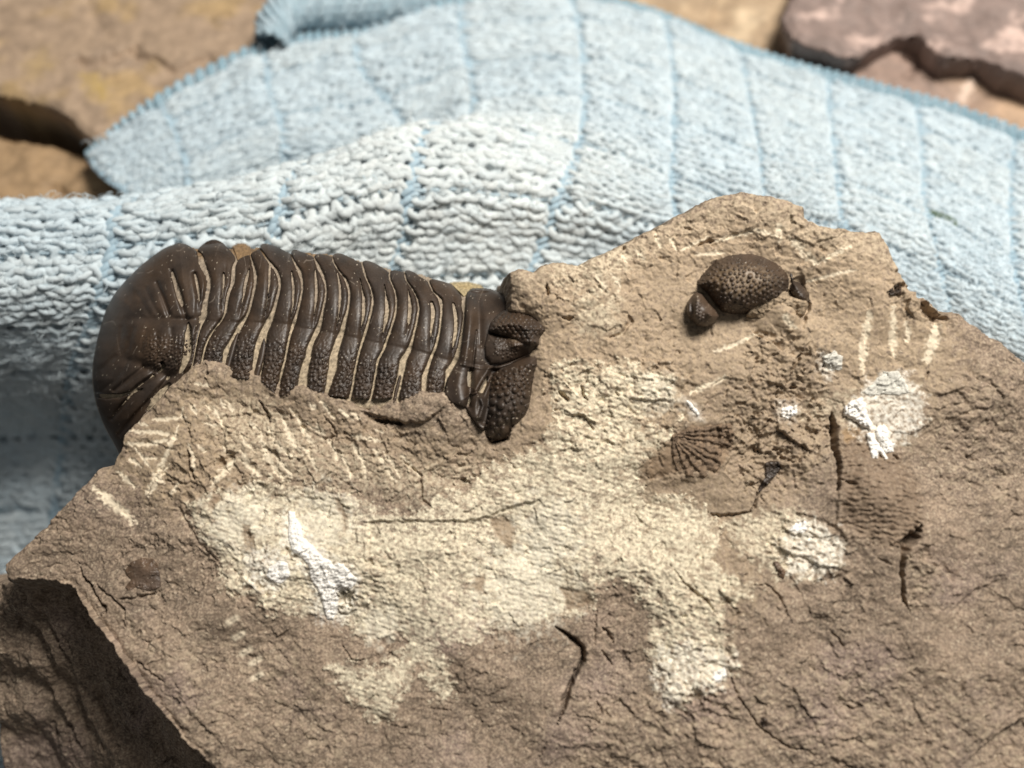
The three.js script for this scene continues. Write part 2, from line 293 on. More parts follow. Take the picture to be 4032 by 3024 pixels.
// light matrix left in the joints and furrows, one sheet just under the shell
{
  const xs = 5, pos = [], col = [], idx = [], nx = Math.floor((1960 - 330) / xs), ny = Math.floor((1860 - 930) / xs), map = new Map();
  const poly = [...RIM.slice(0, -4), [2000, 1200], [2000, 1400], [1920, 1640], [1700, 1640], [1400, 1640], [1000, 1560], [820, 1500], [700, 1580], [560, 1720]];
  const put = (i, j) => {
    const key = i * 4000 + j; let v = map.get(key); if (v !== undefined) return v;
    const x = 330 + i * xs, y = 930 + j * xs, d = inside(poly, x, y);
    if (d > -9) { map.set(key, -1); return -1; }
    const z = bodyZ(x, y) - 0.78 + 0.26 * fbm(x / 16, y / 16, 4, 0.65) - 1.3 * smooth(-34, -9, d);
    const p = rockFace.hit(x, y, z); v = pos.length / 3; pos.push(...p); map.set(key, v);
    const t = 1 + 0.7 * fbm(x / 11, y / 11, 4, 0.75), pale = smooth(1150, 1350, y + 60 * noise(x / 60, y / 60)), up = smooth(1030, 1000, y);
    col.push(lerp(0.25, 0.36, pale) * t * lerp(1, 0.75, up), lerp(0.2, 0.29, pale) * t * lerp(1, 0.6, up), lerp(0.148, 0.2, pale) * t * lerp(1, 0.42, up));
    return v;
  };
  for (let j = 0; j < ny; j++) for (let i = 0; i < nx; i++) { const a = put(i, j), b = put(i + 1, j), c = put(i, j + 1), d = put(i + 1, j + 1); if (a >= 0 && b >= 0 && c >= 0 && d >= 0) idx.push(a, c, b, b, c, d); }
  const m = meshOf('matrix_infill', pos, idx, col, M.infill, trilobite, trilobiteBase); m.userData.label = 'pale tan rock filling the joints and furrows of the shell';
}
// a strip of shell between two edges given as x over y; skirt rows carry it round the far side
function strip(name, left, right, top, bottom, ridge, nu, nv, parent, base, color, sub) {
  const pos = [], col = [], idx = [], SK = 5;
  for (let j = -SK; j <= nv; j++) for (let i = 0; i <= nu; i++) {
    const u = i / nu, v = Math.max(0, j) / nv, y0 = top(u), y1 = bottom(u), vv = v * v * 0.35 + v * 0.65, y = lerp(y0, y1, vv);
    let a = left(y), b = right(y), x = lerp(a, b, u), z = bodyZ(x, y) + ridge(u, y, x, v, b - a);
    let px = x, py = y; if (j < 0) { z -= 1.6 * -j; py = y + 4 * j * j * 0.6; }
    const p = rockFace.hit(px, py, z); pos.push(p[0], p[1], p[2]);
    const o = col.length; col.push(0, 0, 0); color(x, y, u, col, o);
  }
  for (let j = 0; j < nv + SK; j++) for (let i = 0; i < nu; i++) { const a = j * (nu + 1) + i, b = a + 1, c = a + nu + 1, d = c + 1; idx.push(a, c, b, b, c, d); }
  return meshOf(name, pos, idx, col, M.fossil, parent, base);
}
const dome = (u, p) => Math.pow(Math.max(0, 1 - Math.abs(2 * u - 1) ** p), 1 / p);
const BULGE = [52, 6, 4, 26, 18, 12, 20, 18, 8, 16, 12];
for (let k = 0; k < 11; k++) {
  const ga = GAPS[k], gb = GAPS[k + 1], ca = curve(ga), cb = curve(gb), fur = FURROWS[k], cf = curve(fur), f0 = fur[0][1], f1 = fur[fur.length - 1][1];
  const rag = (y, q) => 1.6 * noise(y / 9, k * 7 + q) + 1.2 * noise(y / 3.5, k * 5 + q), left = (y) => ca(y) + Math.max(2.4, ca(y, 1) * 0.4) + rag(y, 0.5), right = (y) => cb(y) - Math.max(2.4, cb(y, 1) * 0.4) + rag(y, 3.5);
  const yl = ga[0][1], yr = gb[0][1], B = BULGE[k];
  const top = (u) => lerp(yl, yr, k === 0 ? u * u : u) - B * Math.sin(Math.PI * Math.pow(u, k === 0 ? 1 : 0.6));
  const bottom = (u) => lerp(ga[ga.length - 1][1], gb[gb.length - 1][1], u);
  const tilt = 0.5 * hash2(k, 5) - 0.2, rough = 0.7 + 0.6 * hash2(k, 8);
  const ridge = (u, y, x, v, w) => {
    const kn = y - KNEE(x), ax = smooth(-20, 30, kn);
    let z = 1.5 * dome(u, lerp(3.4, 3.0, ax)) - 1.5 + 0.3 + tilt * (u - 0.5) * 0.4;
    // the flank: a broad front ridge, a furrow, a lower narrow band
    const uf = (cf(y) - left(y)) / w, on = smooth(f0 - 60, f0 - 10, y) * (1 - smooth(f1 - 10, f1 + 50, y)), deep = smooth(f0 - 6, f0 + 10, y) * (1 - smooth(f1 - 60, f1, y)), wf = Math.max(cf(y, 1), 3.5) / w;
    z -= on * 0.32 * smooth(uf - 0.04, uf + 0.08, u);
    z -= on * (0.35 * Math.exp(-(((u - uf) / (wf * 0.5 + 0.09)) ** 2)) + deep * 1.3 * smooth(1, 0.72, Math.abs(u - uf) / (wf * 0.5)));
    z += 0.1 * Math.exp(-(((kn + 4) / 9) ** 2)) * dome(u, 2);                                   // the small swelling at the joint line
    const tub = smooth(30, 120, kn + 40 * noise(x / 30, y / 30)) * rough;                       // granules on the axis
    if (tub > 0.02) { const [q] = cells(x / 16, y / 14, 0.8); z += tub * 0.24 * (smooth(0.5, 0.12, q) - 0.45); }
    const tip = smooth(150, 60, y - top(u)); z += tip * 0.05 * Math.max(0, noise(x / 9, y / 3.2)) * 2;
    return z + 0.03 * fbm(x / 10, y / 10, 3);
  };
  const m = strip('thoracic_segment', left, right, top, bottom, ridge, 44, 190, trilobite, trilobiteBase, (x, y, u, c, o) => shellColor(x, y, c, o, 1));
  if (k === 0) m.userData.label = 'segment next to the smooth tail shield';
}
// narrow half rings that show in the widest joints
for (const list of [R1([[1615, 1105, 40], [1580, 1200, 70], [1545, 1320, 80], [1510, 1450, 80], [1490, 1540, 70]]), R1([[1905, 1165, 30], [1900, 1220, 70], [1880, 1330, 84], [1850, 1450, 84], [1820, 1560, 84]]), R3([[205, 1125, 40], [185, 1200, 46], [160, 1300, 48], [140, 1400, 46]])]) {
  const c = curve(list), w = (y) => c(y, 1) * 0.5, y0 = list[0][1], y1 = list[list.length - 1][1];
  strip('half_ring', (y) => c(y) - w(y), (y) => c(y) + w(y), (u) => y0 - 10 * Math.sin(Math.PI * u), () => y1, (u) => -1.15 + 0.8 * dome(u, 2), 14, 40, trilobite, trilobiteBase, (x, y, u, col, o) => shellColor(x, y, col, o, 1.25));
}
// tail shield
{
  const L = curve([[704, 955], [650, 976], [603, 1007], [553, 1047], [495, 1104], [448, 1162], [415, 1227], [397, 1282], [383, 1336], [374, 1379], [366, 1426], [363, 1499], [372, 1561], [384, 1610], [415, 1688], [445, 1742], [469, 1790], [480, 1815]]);
  const wa = curve(GAPS[0]);
  const R = (y) => y < 990 ? curve([[706, 955], [735, 963], [772, 987], [776, 992]])(y) : y < 1500 ? wa(y) - wa(y, 1) * 0.5 : lerp(wa(1500) - 2, 505, (y - 1500) / 300);
  const deep = [R1([[905, 415, 16], [918, 460, 34], [945, 540, 46], [965, 610, 56], [990, 690, 64], [1010, 750, 44], [1018, 790, 14]]), R1([[1152, 440, 18], [1170, 490, 32], [1185, 560, 30], [1198, 640, 24], [1203, 730, 10]]), R1([[1080, 975, 16], [1090, 1030, 50], [1080, 1090, 80], [1080, 1180, 95], [1075, 1260, 105], [1060, 1350, 100], [1035, 1430, 66], [1000, 1500, 40]]), T0([[600, 1105, 24], [560, 1150, 40], [515, 1205, 44], [472, 1262, 24]]), T0([[118, 1168, 30], [200, 1180, 30], [280, 1178, 24], [350, 1155, 12], [430, 1135, 6]]), T0([[560, 960, 14], [572, 985, 20], [545, 1015, 14]])];
  const shallow = [[R1([[740, 540], [790, 660], [840, 790], [870, 880]]), 0.32], [R1([[905, 415], [990, 690], [1060, 940]]), 0.3], [R1([[1150, 440], [1190, 700], [1180, 900]]), 0.3], [R1([[620, 600], [700, 780], [760, 880]]), 0.12],
    [T0([[340, 945], [250, 1080], [170, 1140]]), 0.12], [T0([[440, 990], [340, 1070], [250, 1140]]), 0.3], [T0([[500, 1050], [400, 1120], [300, 1240], [230, 1320]]), 0.5], [T0([[600, 1060], [500, 1180], [400, 1290], [280, 1420]]), 0.4],
    [R1([[740, 1080], [740, 1300]]), 0.12], [R1([[620, 1060], [560, 1280]]), 0.1], [R1([[900, 1040], [890, 1240]]), 0.12], [R1([[480, 1030], [430, 1250]]), 0.1], [R1([[360, 1020], [330, 1240]]), 0.08], [R1([[520, 640], [600, 780], [650, 870]]), 0.09], [R1([[430, 720], [500, 820], [560, 890]]), 0.06], [T0([[250, 920], [170, 1000]]), 0.08]];
  const upper = [[480, 1262], [530, 1254], [722, 1258], [790, 1262]], lower = [...T0([[160, 880], [300, 925], [420, 965], [520, 1020], [640, 1050], [700, 1030]])];
  const ridge = (u, y, x, v, w) => {
    let z = 0.1 - 0.95 * smooth(0.94, 1.0, u) * smooth(960, 1010, y);
    for (const p of deep) { const [q, ww] = toLine(p, x, y); if (q < 60) z -= 1.6 * smooth(1.05, 0.75, q / (ww * 0.5)) + 0.25 * Math.exp(-((q / (ww * 0.5 + 8)) ** 2)); }
    for (const [p, h] of shallow) { const q = toLine(p, x, y)[0]; if (q < 60) z -= 1.7 * h * Math.exp(-((q / 10) ** 2)); }
    const a = toLine(upper, x, y)[0], b = toLine(lower, x, y)[0], mid = smooth(440, 620, x);
    z -= 0.35 * mid * (Math.exp(-((a / 14) ** 2)) + 1.6 * Math.exp(-((b / 20) ** 2)));
    const yu = 1256, yl = lerp(1385, 1480, clamp((x - 400) / 262)); if (y > yu && y < yl) z += 1.0 * mid * Math.sin(Math.PI * (y - yu) / (yl - yu));
    const tub = mid * smooth(1300, 1340, y) * smooth(1480, 1440, y) * smooth(540, 600, x); if (tub > 0.02) { const [q] = cells(x / 14, y / 12, 0.8); z += tub * 0.2 * (smooth(0.5, 0.12, q) - 0.45); }
    return z + 0.03 * fbm(x / 14, y / 14, 3);
  };
  strip('tail_shield', L, R, () => 956, () => 1812, ridge, 150, 260, trilobite, trilobiteBase, (x, y, u, c, o) => { shellColor(x, y, c, o, 1.06); const e = (x - L(y)); if (e < 2.6 && y > 1380) { c[o] = 0.3; c[o + 1] = 0.27; c[o + 2] = 0.22; } });
  // brown lump of matrix between two flank tips
}
// patches of shell or rock given by an outline and a height
function patch(name, poly, zf, cf, step, mat, parent, base, fall = 3, drop = 3) {
  const [x0, y0, x1, y1] = boxOf(poly, fall * 2 + step * 2), nx = Math.ceil((x1 - x0) / step), ny = Math.ceil((y1 - y0) / step), map = new Int32Array((nx + 1) * (ny + 1)).fill(-2), pos = [], col = [], idx = [];
  const put = (i, j) => {
    const k = j * (nx + 1) + i; if (map[k] > -2) return map[k];
    const x = x0 + i * step, y = y0 + j * step, d = inside(poly, x, y);
    if (d > fall * 2) return map[k] = -1;
    let z = zf(x, y, d); if (d > -fall) z -= (drop.call ? drop(x, y) : drop) * ((d + fall) / (fall * 2)) ** 2;
    const p = rockFace.hit(x, y, z); pos.push(p[0], p[1], p[2]); const o = col.length; col.push(0, 0, 0); cf(x, y, col, o, d); return map[k] = pos.length / 3 - 1;
  };
  for (let j = 0; j < ny; j++) for (let i = 0; i < nx; i++) { const a = put(i, j), b = put(i + 1, j), c = put(i, j + 1), d = put(i + 1, j + 1); if (a >= 0 && b >= 0 && c >= 0 && d >= 0) idx.push(a, c, b, b, c, d); }
  return meshOf(name, pos, idx, col, mat, parent, base);
}
// bumps scattered so that none overlap: [x, y, r]
function scatter(poly, r0, r1, tries, keep = () => true) {
  const out = [], [x0, y0, x1, y1] = boxOf(poly);
  for (let i = 0; i < tries; i++) { const x = lerp(x0, x1, rnd()), y = lerp(y0, y1, rnd()), k = keep(x, y), r = lerp(r0, r1, rnd() ** 1.5) * (k === true ? 1 : k); if (!k || inside(poly, x, y) > -r * 0.5) continue; if (out.every((b) => (b[0] - x) ** 2 + (b[1] - y) ** 2 > (b[2] + r) ** 2 * 1.05)) out.push([x, y, r]); }
  return out;
}
function bumpField(list, cell = 40) {
  const g = new Map(); for (const b of list) { const i = Math.floor(b[0] / cell), j = Math.floor(b[1] / cell); for (let a = -1; a < 2; a++) for (let c = -1; c < 2; c++) { const k = (i + a) * 1000 + j + c; if (!g.has(k)) g.set(k, []); g.get(k).push(b); } }
  return (x, y) => { let m = 0; for (const b of g.get(Math.floor(x / cell) * 1000 + Math.floor(y / cell)) ?? []) { const q = ((x - b[0]) ** 2 + (y - b[1]) ** 2) / (b[2] * b[2]); if (q < 1) m = Math.max(m, Math.sqrt(1 - q) * b[2] * (b[3] ?? 1)); } return m; };
}
const px = 1 / 29;                                       // one pixel of the photograph on the rock's face, mm
// brown matrix between two flank tips, and behind the last segment
patch('matrix_lump', R1([[1570, 150], [1620, 122], [1690, 118], [1740, 150], [1765, 195], [1745, 250], [1690, 268], [1610, 300], [1590, 230]]), (x, y) => bodyZ(x, y) - 0.35 + 0.1 * fbm(x / 12, y / 12), (x, y, c, o) => { const t = 1 + 0.6 * fbm(x / 8, y / 8, 3); c[o] = 0.2 * t; c[o + 1] = 0.125 * t; c[o + 2] = 0.06 * t; }, 3, M.infill, trilobite, trilobiteBase, 4, 4);
patch('matrix_lump', R3([[760, 105], [850, 95], [960, 100], [1080, 130], [1110, 165], [1000, 185], [940, 220], [900, 260], [860, 210]]), (x, y) => bodyZ(x, y) - 0.5 + 0.14 * fbm(x / 10, y / 10), (x, y, c, o) => { const t = 1 + 0.7 * fbm(x / 8, y / 8, 3); c[o] = 0.34 * t; c[o + 1] = 0.27 * t; c[o + 2] = 0.15 * t; }, 3, M.infill, trilobite, trilobiteBase, 4, 4);
// head: cheek with border, eye, lobe under the eye, glabella
{
  const cheek = CEPH([[205, 160], [215, 125], [260, 97], [340, 95], [430, 105], [500, 130], [570, 165], [615, 190], [625, 240], [700, 300], [860, 420], [880, 560], [865, 640], [820, 700], [640, 780], [560, 860], [450, 1000], [420, 1200], [370, 1400], [340, 1400], [280, 1330], [200, 1200], [60, 1150], [0, 1060], [10, 1000], [30, 930], [60, 880], [100, 810], [140, 740], [165, 600], [185, 430], [195, 300]]);
  const line = (pts, w, h) => { const p = CEPH(pts); return (x, y) => { const q = toLine(p, x, y)[0] / (w * 0.42); return q > 2.6 ? 0 : h * Math.exp(-q * q); }; };
  const shape = [line([[240, 150], [235, 400], [215, 600], [190, 770]], 46, 0.9), line([[300, 480], [285, 620], [262, 850]], 9, -0.5), line([[320, 200], [330, 420], [330, 600]], 34, -0.55), line([[420, 130], [560, 200]], 60, 0.5), line([[150, 790], [260, 815], [340, 828], [440, 832]], 16, 0.3), line([[150, 880], [130, 1000], [150, 1120]], 80, 1.0), line([[250, 850], [245, 1000], [220, 1180]], 26, -0.9), line([[420, 840], [350, 920], [290, 1030]], 34, 0.75), line([[440, 850], [400, 960], [340, 1070]], 24, -1.1), line([[330, 1080], [365, 1180], [330, 1290]], 24, 0.8), line([[300, 1120], [290, 1220], [290, 1280]], 30, 0.5), line([[480, 830], [600, 790], [800, 700]], 14, 0.35), line([[480, 860], [440, 980], [400, 1200], [370, 1330]], 30, -0.9), line([[300, 1060], [240, 1080], [190, 1110]], 8, 0.3), line([[660, 590], [760, 610], [880, 610]], 60, 0.9)];
  const holes = [CEPH([[237, 860, 34], [234, 920, 44], [234, 985, 34]]), CEPH([[398, 915, 14], [375, 975, 36], [345, 1040, 40], [325, 1045, 20]]), CEPH([[245, 1085, 24], [235, 1130, 20], [218, 1180, 14]])];
  const cheekZ = (x, y) => { let z = Math.max(bodyZ(x, y), -7) + 0.6; for (const f of shape) z += f(x, y); return z + 0.03 * fbm(x / 12, y / 12, 3) - 0.9 * smooth(1900, 2100, x); };
  const m = patch('head_shield', cheek, (x, y) => { let z = cheekZ(x, y); for (const h of holes) { const [q, w] = toLine(h, x, y); z -= 2.2 * smooth(1.1, 0.8, q / (w * 0.5)); } return z; }, (x, y, c, o) => shellColor(x, y, c, o, 1.05), 2.6, M.fossil, trilobite, trilobiteBase, 4, 2.2);
  m.userData.label = 'smooth head shield with eye and knobbly front';
  const fill = patch('matrix_infill', CEPH([[160, 850], [460, 830], [440, 1080], [330, 1200], [180, 1200]]), (x, y) => cheekZ(x, y) - 0.75 + 0.08 * noise(x / 6, y / 6), (x, y, c, o) => { const t = 1 + 0.4 * fbm(x / 7, y / 7, 3); c[o] = 0.36 * t; c[o + 1] = 0.3 * t; c[o + 2] = 0.22 * t; }, 3, M.infill, m, trilobiteBase, 3, 1);
  fill.position.set(0, 0, 0);
  const low = CEPH([[372, 620], [400, 505], [450, 505], [560, 520], [640, 500], [760, 500], [885, 530], [850, 640], [800, 692], [640, 755], [520, 790], [430, 790], [380, 720]]), lowC = CEPH([[640, 600]])[0], lowBumps = bumpField(scatter(low, 4, 7, 700, (x, y) => (x - lowC[0] + 25) ** 2 + (y - lowC[1] - 8) ** 2 < 2600));
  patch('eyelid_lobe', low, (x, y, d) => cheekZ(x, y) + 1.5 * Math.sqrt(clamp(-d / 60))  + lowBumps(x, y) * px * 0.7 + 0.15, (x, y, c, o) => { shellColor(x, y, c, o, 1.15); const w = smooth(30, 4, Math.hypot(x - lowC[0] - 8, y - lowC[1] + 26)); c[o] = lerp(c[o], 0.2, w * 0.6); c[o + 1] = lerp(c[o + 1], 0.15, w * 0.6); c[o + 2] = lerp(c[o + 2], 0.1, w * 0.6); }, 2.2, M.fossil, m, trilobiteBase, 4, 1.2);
  const eye = CEPH([[408, 470], [430, 405], [480, 335], [560, 285], [650, 262], [740, 275], [830, 320], [890, 370], [940, 425], [972, 492], [925, 515], [888, 560], [882, 612], [800, 640], [720, 618], [660, 572], [590, 545], [500, 525], [430, 500]]), lens = [];
  for (let j = 0; j < 9; j++) for (let i = 0; i < 16; i++) { const x = 1925 + i * 21 + (j % 2) * 10.5 + (rnd() - 0.5) * 5, y = 1218 + j * 15.5 + (rnd() - 0.5) * 4; if (inside(eye, x, y) < -7 && y < 1310 + 0.25 * (x - 1925)) lens.push([x, y, 8.4 + rnd() * 2]); }
  const lensF = bumpField(lens);
  patch('eye', eye, (x, y, d) => cheekZ(x, y) + 0.4 + 3.3 * Math.pow(clamp(-d / 62), 0.6) + lensF(x, y) * px * 0.85, (x, y, c, o) => shellColor(x, y, c, o, 1.1), 2.0, M.fossil, m, trilobiteBase, 4, (x, y) => lerp(3, 0.5, smooth(1975, 2015, x) * smooth(1285, 1315, y)));
  const gl = CEPH([[875, 720], [800, 702], [720, 730], [620, 775], [520, 830], [450, 870], [420, 950], [400, 1060], [380, 1180], [368, 1300], [350, 1400], [358, 1490], [430, 1535], [510, 1515], [612, 1482], [655, 1380], [720, 1320], [775, 1250], [805, 1150], [830, 980], [850, 860], [880, 800]]), glC = CEPH([[600, 1130]])[0];
  const tub = bumpField(scatter(gl, 9, 18, 5000, (x, y) => { const q = 1.25 * (y - 1430) / 300 + 0.4; return y > 1440 + 0.2 * (2050 - x) && clamp(q, 0.55, 1); }), 40);
  patch('glabella', gl, (x, y, d) => { const f = clamp(-d / 110); return lerp(bodyZ(x, y) * 0.3 + 0.4, 1.4, 0.7) - 1.8 + 4.0 * Math.sqrt(1 - (1 - f) ** 2) - 1.6 * smooth(1600, 1760, y) + tub(x, y) * px * 0.95 + 0.03 * noise(x / 7, y / 7); }, (x, y, c, o) => { shellColor(x, y, c, o, 1.05); }, 2.0, M.fossil, m, trilobiteBase, 4, 3);
}
// ------------------------------------------------------------------ the rock
const BROWN = [0.172, 0.126, 0.091], PALE = [0.74, 0.665, 0.5], CREAM = [0.68, 0.585, 0.44], WHITE = [0.8, 0.78, 0.74];
const rockBase = (() => { const p = rockFace.hit(2300, 2100, -14); return new THREE.Vector3(p[0], 0.004, p[2]); })();
const rock = thing('fossil_rock', 'big brown shale rock with pale scraped patches, lying on the blue cloth', 'rock', rockBase);
const OUTLINE = [
  ...V([[560, 1800], [470, 1659], [400, 1580], [330, 1490], [290, 1430], [250, 1385], [190, 1300], [150, 1262], [80, 1250], [15, 1248], [8, 1222], [50, 1185], [100, 1140], [150, 1085], [215, 1018], [240, 1012], [252, 990]]),
  [475, 1778], [499, 1718], [541, 1664], [601, 1610], [662, 1543], [715, 1495],
  ...R4([[160, 1055], [190, 1000], [235, 955], [258, 1010], [300, 935], [400, 955], [500, 1000], [560, 1020], [610, 1085], [700, 1080], [790, 1050], [830, 1095], [900, 1120], [1000, 1150], [1090, 1195], [1120, 1245], [1200, 1225], [1330, 1240], [1450, 1280], [1560, 1300], [1640, 1350], [1800, 1385], [1900, 1420], [2050, 1485], [2085, 1512], [2110, 1440], [2160, 1430], [2200, 1470]]),
  ...R3([[130, 1370], [190, 1450], [240, 1350], [300, 1290], [400, 1255], [440, 1280], [600, 1310], [700, 1300], [780, 1360], [870, 1430], [960, 1440], [1010, 1510], [1080, 1600], [1085, 1659]]),
  [1897, 1700], [1925, 1752], [1945, 1758], [2000, 1732],
  ...R3([[1450, 1620], [1540, 1540], [1575, 1450], [1610, 1300], [1615, 1230], [1660, 1080], [1680, 1000], [1665, 930], [1610, 890], [1630, 850], [1680, 740], [1690, 690], [1730, 650], [1750, 600], [1700, 510], [1630, 440], [1500, 410], [1420, 370], [1412, 280]]),
  ...H1([[85, 640], [85, 520], [130, 505], [180, 520], [210, 530], [250, 500], [310, 475], [380, 480], [450, 490], [520, 460], [600, 420], [690, 375], [770, 330], [880, 285], [940, 265], [1000, 215], [1100, 165], [1200, 115], [1330, 95], [1420, 115], [1500, 125], [1580, 150], [1650, 180], [1655, 235], [1700, 255], [1760, 280], [1860, 290], [1960, 300]]),
  ...H2([[380, 280], [470, 410], [520, 540], [620, 700], [700, 770], [770, 860], [860, 930], [1000, 1040], [1130, 1020], [1250, 1110], [1400, 1220], [1560, 1310], [1660, 1410], [1735, 1480], [2300, 1900]]),
  [4500, 3500], [1000, 3500],
];
const EDGE = rockFace.list(OUTLINE, 1.2);
const C = new Carving(rockFace, [-84, -66, 84, 47], 0.155);
const SIDE = rockFace.list(V([[620, 1900], [470, 1659], [400, 1580], [330, 1490], [250, 1385], [190, 1300], [150, 1262], [80, 1250], [15, 1248]]), 1.2);
const CORNER = rockFace.local(...V([[15, 1236]])[0], 1.2);
const bump = (list) => list.map(([x, y, r, h]) => { const [a, b] = rockFace.local(x, y, 1); return [a, b, r, h]; });
const SWELLS = bump([[1100, 1640, 14, 1.2], [1700, 1600, 6, 1.8], [600, 1800, 10, 0.6], [2900, 930, 13, 1.6], [2900, 1150, 7, -1.2], [2740, 1260, 4, 0.3], [3140, 1150, 4, -1.2], [3090, 1230, 3.2, 2.8], [2060, 1500, 7, -0.8], [2300, 1350, 12, 0.8], [2550, 1800, 10, -0.8], [1900, 2000, 16, -0.8], [1000, 2300, 14, 0.7], [3460, 1930, 5.5, 2.6], [3440, 2080, 5, 1.6], [2560, 1900, 9, -1.6], [3030, 1850, 6, -1.4], [2720, 1640, 8, 1.2], [3160, 1640, 4, -1.2], [3500, 2500, 20, 1.2], [2150, 2650, 14, -0.7], [2450, 2850, 12, 0.8], [700, 2700, 16, 0.8], [1650, 1690, 5, 1.0], [3900, 1900, 18, -1.5], [2200, 1180, 8, 0.6]]);
C.each((k, x, y) => {
  const wob = 0.35 * fbm(x * 0.5, y * 0.5, 3) + 0.18 * noise(x * 2.3, y * 2.3), d = inside(EDGE, x, y) + wob * smooth(6, 0, Math.abs(wob)) * 0.9; C.d[k] = d;
  let z = 1.1 + 2.1 * fbm(x / 19, y / 15, 2);
  for (const [a, b, r, h] of SWELLS) { const q = ((x - a) ** 2 + (y - b) ** 2) / (r * r); if (q < 5) z += h * Math.exp(-q); }
  const wx = x + 0.5 * noise(x * 0.7, y * 0.7) + 0.15 * noise(x * 3, y * 3), wy = y + 0.5 * noise(x * 0.7 + 50, y * 0.7) + 0.15 * noise(x * 3, y * 3 + 20), rough = 0.55 + 0.9 * clamp(0.5 + fbm(x / 10 + 8, y / 10, 2));
  z += 0.2 * flake(wx / 7 + 0.02 * wy, wy / 4.6 - wx * 0.03) + 0.3 * fbm(x / 4, y / 3.4, 4); let id = 0.2 * FC[1];
  z += rough * 0.27 * flake(wx / 2.3 + 40, wy / 1.5 - wx * 0.1); id += 0.45 * FC[1];
  z += rough * 0.14 * flake(wx / 0.85 + 70, wy / 0.6 + 30 - wx * 0.2); id += 0.6 * FC[1];
  z += rough * 0.075 * flake(wx / 0.38 + 11, wy / 0.3 + 90); id += 0.85 * FC[1];
  C.z[k] = z;
  const v = Math.max(0.35, 1 + 0.36 * fbm(x / 8, y / 8, 4, 0.6) + 0.3 * fbm(x * 1.3, y * 1.5, 4, 0.8) + 0.38 * id), fleck = smooth(0.24, 0.6, ridged(x * 1.7 + 0.8 * noise(x, y), y * 1.9) * 0.55 + 0.8 * noise(x * 3.7 + 11, y * 3.9)) * 0.5, purple = smooth(0.05, 0.5, fbm(x / 16 + 4, y / 16 + 2, 3)) * smooth(0, -40, y);
  C.c[3 * k] = BROWN[0] * v + fleck * 0.3; C.c[3 * k + 1] = BROWN[1] * v * lerp(1, 0.99, purple) + fleck * 0.24; C.c[3 * k + 2] = BROWN[2] * v * lerp(1, 1.12, purple) + fleck * 0.17;
});
const ROUGH = [[[[1620, 700], [1790, 740], [1810, 960], [1720, 1090], [1600, 1080], [1540, 960]], 0.8], [[[430, 860], [700, 870], [1040, 960], [1060, 1060], [700, 1070], [300, 1100]], 0.45], [[[1380, 1220], [1600, 1240], [1600, 1540], [1430, 1540]], 0.4], [[[1110, 600], [1590, 430], [1900, 520], [1860, 600], [1500, 560], [1250, 700], [1110, 700]], 0.32], [[[1150, 780], [1480, 780], [1500, 960], [1200, 1000]], 0.45], [[[1640, 1080], [1830, 1110], [1820, 1260], [1640, 1250]], 0.6], [[[470, 1180], [860, 1180], [900, 1320], [520, 1340]], 0.4], [[[1930, 600], [2080, 680], [2040, 720], [1900, 680]], 0.6], [[[2000, 830], [2230, 760], [2230, 1100], [2010, 1080]], 0.32], [[[1940, 1180], [2060, 1200], [2040, 1300], [1950, 1330]], 0.5], [[[1250, 1480], [1700, 1420], [2230, 1440], [2230, 1700], [1200, 1700]], 0.34], [[[250, 1320], [700, 1380], [760, 1660], [450, 1660]], 0.2]];
for (const [p, h] of ROUGH) { const q = rockFace.list(V(p), 1.2); C.each((k, x, y) => { const d = inside(q, x, y) + 2.5 * fbm(x / 4, y / 4, 3), g = smooth(1.5, -2.5, d); if (g <= 0) return; const wx = x + 0.4 * noise(x, y), wy = y + 0.4 * noise(x + 9, y); C.z[k] += g * h * (1.1 * flake(wx / 4.2 + 2, wy / 2.6 + wx * 0.1) + (0.4 + 0.8 * noise(x / 3, y / 3)) * flake(wx / 1.7 + 5, wy / 1.2 + 3 + wx * 0.2) + 0.6 * flake(wx / 0.7, wy / 0.5 + 9)); C.tint(k, [0.5, 0.4, 0.28], g * 0.5 * clamp(FC[1] * 3 - 0.6)); }, boxOf(q, 5)); }
C.each((k, x, y) => { const [q, id] = cells(x * 1.9 + 3, y * 2.1, 0.95); if (id > 0.72 && q < 0.1 + (id - 0.72) * 0.8) { const b = hash2(Math.floor(id * 255), 7); C.tint(k, [0.5, 0.41, 0.3], 0.35 + 0.5 * b); C.z[k] += 0.04; } });
const L = (pts, z = 1.2) => pts.map(([x, y, ...w]) => [...rockFace.local(x, y, z), ...w]);
// tan, lighter ground of the upper half (freshly worked matrix), a top rim with painted light, then the pale scraped patches
C.area(L([...V([[230, 1010], [420, 800], [700, 860], [800, 900], [1040, 960], [1110, 590], [1220, 560], [1590, 430], [1900, 520], [2060, 680], [2080, 820], [1990, 960], [1800, 960], [1700, 1100], [1640, 1300], [1500, 1340], [1300, 1000], [1000, 1060], [600, 1060], [380, 1100]])]), { fuzz: 5, soft: 3, color: [0.33, 0.25, 0.165], alpha: 0.8, grain: 0.8 });
C.area(L(V([[1110, 610], [1220, 570], [1590, 440], [1890, 520], [2030, 670], [2080, 780], [1900, 900], [1760, 760], [1600, 800], [1480, 820], [1440, 980], [1180, 950]])), { fuzz: 4, soft: 3, color: [0.44, 0.335, 0.225], alpha: 0.75, grain: 0.9 });
C.area(L(V([[230, 1010], [330, 900], [420, 810], [560, 850], [520, 1000], [380, 1090]])), { fuzz: 4, soft: 3, color: [0.4, 0.305, 0.2], alpha: 0.6, grain: 1 });
